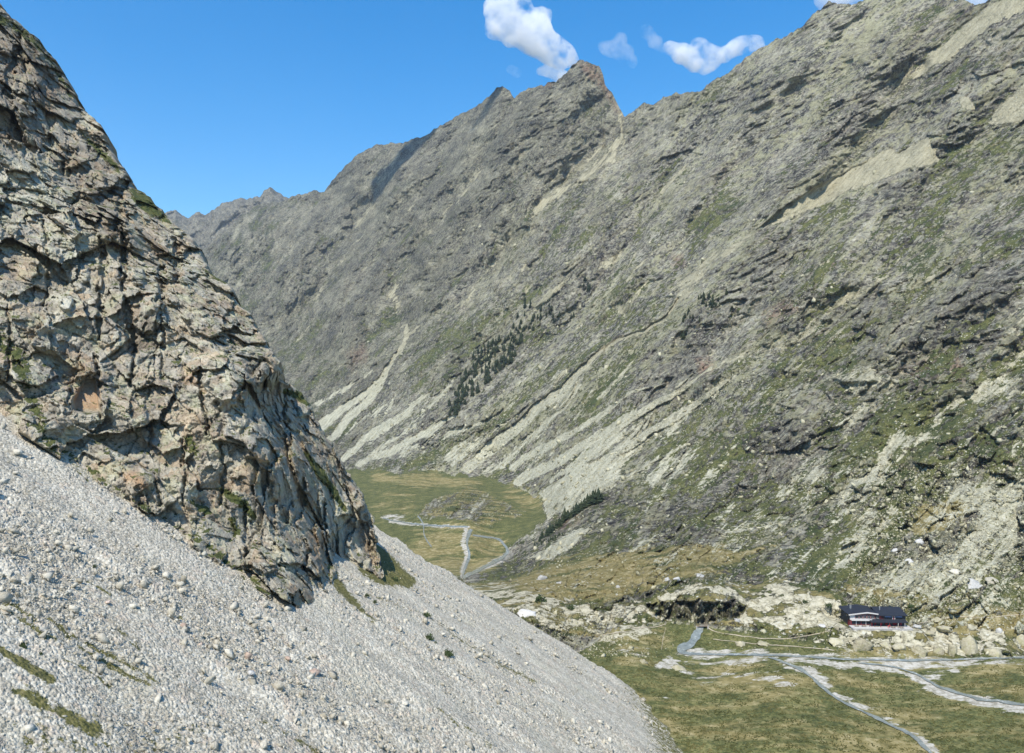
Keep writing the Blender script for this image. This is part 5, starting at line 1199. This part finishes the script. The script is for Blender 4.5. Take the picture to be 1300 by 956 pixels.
# people
SKIN = flat_mat('skin', (0.45, 0.28, 0.2), 0.6, 0.05)
def person(x, y, rz, shirt, trousers, hair, label, step=0.18):
    bm = bmesh.new()
    J = {'pel': (0, 0, .95), 'wai': (0, 0, 1.12), 'che': (0, 0, 1.36), 'nec': (0, 0, 1.5), 'hea': (0, -.01, 1.6), 'top': (0, -.01, 1.72),
         'lh': (.1, 0, .9), 'lk': (.11, -step * .6, .5), 'la': (.11, -step, .08), 'lf': (.12, -step - .16, .035), 'rh': (-.1, 0, .9), 'rk': (-.11, step * .3, .5), 'ra': (-.11, step, .09), 'rf': (-.12, step - .15, .035),
         'ls': (.19, 0, 1.42), 'le': (.25, step * .4, 1.14), 'lw': (.25, -.06, .9), 'lm': (.25, -.09, .81), 'rs': (-.19, 0, 1.42), 're': (-.25, -step * .3, 1.15), 'rw': (-.24, -.14, .94), 'rm': (-.235, -.19, .86)}
    R = {'pel': .14, 'wai': .125, 'che': .15, 'nec': .06, 'hea': .085, 'top': .07, 'lh': .095, 'lk': .06, 'la': .04, 'lf': .03, 'rh': .095, 'rk': .06, 'ra': .04, 'rf': .03, 'ls': .06, 'le': .042, 'lw': .028, 'lm': .032, 'rs': .06, 're': .042, 'rw': .028, 'rm': .032}
    E = 'pel wai,wai che,che nec,nec hea,hea top,pel lh,lh lk,lk la,la lf,pel rh,rh rk,rk ra,ra rf,che ls,ls le,le lw,lw lm,che rs,rs re,re rw,rw rm'
    names = list(J); vs = {k: bm.verts.new(J[k]) for k in names}
    for e_ in E.split(','):
        a, b_ = e_.split(); bm.edges.new((vs[a], vs[b_]))
    me = bpy.data.meshes.new('person'); bm.to_mesh(me); bm.free()
    o = bpy.data.objects.new('person_body', me); col.objects.link(o)
    m = o.modifiers.new('s', 'SKIN'); sv_ = me.skin_vertices[0].data
    for i, k in enumerate(names): sv_[i].radius = (R[k], R[k] * (.75 if k in ('pel', 'wai', 'che') else 1)); sv_[i].use_root = (k == 'pel')
    o.modifiers.new('u', 'SUBSURF').levels = 1
    dg = bpy.context.evaluated_depsgraph_get(); m2 = bpy.data.meshes.new_from_object(o.evaluated_get(dg))
    bpy.data.objects.remove(o)
    m2.name = 'person'; m2.materials.clear()
    for c in (shirt, trousers, SKIN, hair): m2.materials.append(c)
    for p in m2.polygons:
        c = p.center; p.use_smooth = True
        p.material_index = 3 if (c.z > 1.64 and c.y > -.06) or c.z > 1.7 else 2 if c.z > 1.5 or (abs(c.x) > .2 and c.z < 1.12) else 0 if c.z > .96 else 1
    o = link(bpy.data.objects.new('person', m2)); o.location = local(x, y, -.02); o.rotation_euler = (0, 0, RZ + rz)
    return tag(o, label, 'person')
redc = flat_mat('red_jacket', (0.55, 0.03, 0.05), .8); darkc = flat_mat('dark_cloth', (0.03, 0.035, 0.06), .85); bluec = flat_mat('blue_cloth', (0.06, 0.1, 0.25), .85); hairc = flat_mat('brown_hair', (0.06, 0.035, 0.02), .6); tanc = flat_mat('tan_cloth', (0.35, 0.28, 0.18), .85)
person(8.3, -4.6, .4, darkc, darkc, hairc, 'person in dark clothes standing at the terrace parapet')
person(17.6, -4.8, -.5, redc, redc, hairc, 'person in all red standing near the front of the terrace')
person(18.6, -4.4, 2.6, redc, darkc, hairc, 'person in red jacket and dark trousers facing the hut')
person(4.4, -4.4, 1.2, bluec, darkc, hairc, 'person in blue top at the left end of the terrace')
person(22.6, -4.9, .1, tanc, darkc, hairc, 'person in tan top at the right part of the terrace')

# ---- footbridge over the stream
bp0 = on_terrain(885.5, 797.5)[0]; bp1 = on_terrain(897, 797)[0]
fb = empty('footbridge', (bp0 + bp1) / 2 + np.array([0, 0, 1.1]), math.atan2(bp1[1] - bp0[1], bp1[0] - bp0[0])); tag(fb, 'small dark wooden footbridge across the stream below the gorge', 'footbridge')
Lb = float(np.linalg.norm(bp1 - bp0)) / 2 + .6
a = MB(); a.box(-Lb, Lb, -.6, .6, -.12, 0); a.build('deck', M['wood'], fb)
for s in (-1, 1):
    a = MB(); a.box(-Lb, Lb, s * .62 - .04, s * .62 + .04, .9, 1.0)
    for q in range(5): a.box(-Lb + q * Lb / 2 * .99, -Lb + q * Lb / 2 * .99 + .08, s * .62 - .035, s * .62 + .035, 0.002, .9)
    a.build('railing', M['wood'], fb)
    a = MB(); a.box(s * Lb - .3, s * Lb + .3, -.8, .8, -1.6, -.125); a.build('abutment', M['wallstone'], fb)
print('hut', round(time.time() - T0, 1))

# ================================================================== 8. CLOUDS
def cloud_mat(dens):
    m = bpy.data.materials.new('cloud_vapour'); m.use_nodes = True; t = m.node_tree; t.nodes.clear()
    out = t.nodes.new('ShaderNodeOutputMaterial'); pv = t.nodes.new('ShaderNodeVolumePrincipled')
    pv.inputs['Color'].default_value = (1, 1, 1, 1); pv.inputs['Anisotropy'].default_value = 0.0
    tc = t.nodes.new('ShaderNodeTexCoord'); no = t.nodes.new('ShaderNodeTexNoise'); no.inputs['Scale'].default_value = 0.0034; no.inputs['Detail'].default_value = 6; no.inputs['Roughness'].default_value = 0.66
    mr = t.nodes.new('ShaderNodeMapRange'); mr.inputs['From Min'].default_value = 0.42; mr.inputs['From Max'].default_value = 0.72; mr.inputs['To Max'].default_value = dens
    geo = t.nodes.new('ShaderNodeNewGeometry')
    t.links.new(geo.outputs['Position'], no.inputs['Vector']); t.links.new(no.outputs[0], mr.inputs[0]); t.links.new(mr.outputs[0], pv.inputs['Density']); t.links.new(pv.outputs[0], out.inputs['Volume'])
    m.cycles.volume_step_rate = 0.5 if hasattr(m, 'cycles') else 1
    return m
def cloud(puffs, dist, label, dens, group=None):
    bm = bmesh.new()
    for (x, y, r) in puffs:
        c = ray(np.array(float(x)), np.array(float(y)), np.array(float(dist))).ravel()
        mt = Matrix.Translation(Vector(c)) @ Matrix.Diagonal((r * dist / 1000, r * dist / 1000 * 1.1, r * dist / 1000 * .8, 1))
        bmesh.ops.create_icosphere(bm, subdivisions=3, radius=1, matrix=mt)
    me = bpy.data.meshes.new('cloud'); bm.to_mesh(me); bm.free()
    o = link(bpy.data.objects.new('cloud', me))
    md = o.modifiers.new('r', 'REMESH'); md.mode = 'VOXEL'; md.voxel_size = 45
    dg = bpy.context.evaluated_depsgraph_get(); m2 = bpy.data.meshes.new_from_object(o.evaluated_get(dg)); o.modifiers.clear(); o.data = m2
    P = np.empty(len(m2.vertices) * 3, F32); m2.vertices.foreach_get('co', P); P = P.reshape(-1, 3)
    c = P.mean(0); n = fbm(P, 500, 4, .55); dn = P - c; dn /= np.linalg.norm(dn, axis=1)[:, None] + 1e-6
    P = P + dn * (n * 90)[:, None]; m2.vertices.foreach_set('co', P.ravel().astype(F32)); m2.update()
    m2.materials.clear(); m2.materials.append(cloud_mat(dens)); m2.name = 'cloud'
    return tag(o, label, 'cloud', group, None)
CD = 11500
def shade_cloud(px, py, t, h, rs, label):
    """small cloud high over a ridge, out of view, put along the sun line to shade the ridge"""
    c = ray(np.array(float(px)), np.array(float(py)), np.array(float(t))).ravel() + np.array(SUN) * (h / SUN[2])
    d = c[1]; cloud([(650 + c[0] / d * 1000 + dx / d * 1000, 478 - c[2] / d * 1000 - dy / d * 1000, r / d * 1000) for dx, dy, r in [(a * 1.2, b, c * 1.3) for a, b, c in rs]], d, label, .06)
SUN = tuple(Vector((-0.22, -0.52, 0.83)).normalized())
shade_cloud(512, 208, 3950, 1750, ((-60, 0, 80), (20, 20, 100), (90, 40, 80)), 'unseen small cloud put over the left ridge shoulder to shade it')
shade_cloud(625, 122, 3300, 1350, ((-70, 0, 55), (0, 10, 60), (60, 25, 50)), 'unseen small cloud put over the secondary peak to shade it')
shade_cloud(285, 292, 6100, 2100, ((-160, 0, 150), (0, 30, 180), (160, 50, 150)), 'unseen small cloud put over the distant range to shade it')
cloud([(628,2,16),(640,15,24),(632,38,18),(660,35,28),(680,45,28),(697,60,24),(712,70,20),(724,76,12),(655,5,22),(680,22,20),(645,55,12)], CD, 'large white cumulus cloud left of the highest peak', .012)
cloud([(686,90,10),(697,92,12),(708,96,10),(716,98,7)], CD, 'small white cloud touching the ridge left of the highest peak', .012)
cloud([(775,65,14),(790,68,16),(802,78,10),(768,60,8),(788,52,9)], CD, 'thin wispy cloud right above the saddle', .0035)
cloud([(822,42,9),(832,55,10),(842,66,10)], CD, 'faint wisp joining the right hand cloud', .003)
cloud([(850,62,12),(865,68,16),(885,74,18),(905,76,18),(925,70,16),(942,58,16),(955,55,13),(965,60,8),(890,62,12)], CD, 'flat based white cumulus cloud above the right ridge', .012)
cloud([(645,88,10),(655,92,8)], CD, 'very faint wisp under the large cumulus', .0025)
cloud([(1060,-8,24),(1100,-10,24),(1240,-6,26),(1265,-10,20)], CD, 'pale cloud showing just over the top right crest', .006)
print('clouds', round(time.time() - T0, 1))

# ================================================================== 9. HAZE
hb = MB(); hb.box(-9100, 9100, -3100, 9900, -263.2, 2400)
hm = bpy.data.materials.new('haze_air'); hm.use_nodes = True; t = hm.node_tree; t.nodes.clear()
ho = t.nodes.new('ShaderNodeOutputMaterial'); pv = t.nodes.new('ShaderNodeVolumePrincipled'); pv.inputs['Color'].default_value = (0.72, 0.85, 1, 1); pv.inputs['Density'].default_value = 2.6e-5; pv.inputs['Anisotropy'].default_value = 0.2
t.links.new(pv.outputs[0], ho.inputs['Volume'])
hz_ = hb.build('haze', hm); tag(hz_, kind='stuff'); hz_['label'] = 'thin bluish mountain haze filling the valley'

# ================================================================== 10. LIGHT, SKY, CAMERA
sun_dir = Vector((-0.22, -0.52, 0.83)).normalized()      # towards the sun
elev = math.asin(sun_dir.z)
sl = bpy.data.lights.new('sun', 'SUN'); sl.energy = 4.6; sl.angle = math.radians(0.53); sl.color = (1.0, 0.94, 0.84)
so = bpy.data.objects.new('sun', sl); so.rotation_euler = (-sun_dir).to_track_quat('-Z', 'Y').to_euler(); so.location = (0, 0, 500); col.objects.link(so)
wd = bpy.data.worlds.new('World'); sc.world = wd; wd.use_nodes = True; t = wd.node_tree; t.nodes.clear()
wo = t.nodes.new('ShaderNodeOutputWorld'); bg = t.nodes.new('ShaderNodeBackground'); sky = t.nodes.new('ShaderNodeTexSky')
sky.sky_type = 'NISHITA'; sky.sun_disc = False; sky.sun_elevation = elev; sky.sun_rotation = math.atan2(sun_dir.x, sun_dir.y)
sky.altitude = 600; sky.air_density = 1.15; sky.dust_density = 0.5; sky.ozone_density = 2.5
hs = t.nodes.new('ShaderNodeHueSaturation'); hs.inputs['Saturation'].default_value = 1.5; hs.inputs['Hue'].default_value = 0.5; hs.inputs['Value'].default_value = 1.0
t.links.new(sky.outputs[0], hs.inputs['Color']); t.links.new(hs.outputs[0], bg.inputs[0]); bg.inputs[1].default_value = 0.142; t.links.new(bg.outputs[0], wo.inputs[0])
cam = bpy.data.cameras.new('camera'); cam.sensor_width = 36; cam.lens = 36 * FPX / 1300; cam.clip_start = 1; cam.clip_end = 40000
co = bpy.data.objects.new('camera', cam); co.location = (0, 0, 0); co.rotation_euler = (math.radians(90), 0, 0); col.objects.link(co); sc.camera = co
vs = sc.view_settings; vs.view_transform = 'Standard'; vs.look = 'None'; vs.exposure = 0.52; vs.gamma = 1; vs.use_curve_mapping = False
sc.cycles.max_bounces = 8; sc.cycles.diffuse_bounces = 2; sc.cycles.glossy_bounces = 2; sc.cycles.volume_bounces = 8; sc.cycles.use_denoising = True
sc.cycles.volume_max_steps = 64
print('done', round(time.time() - T0, 1))
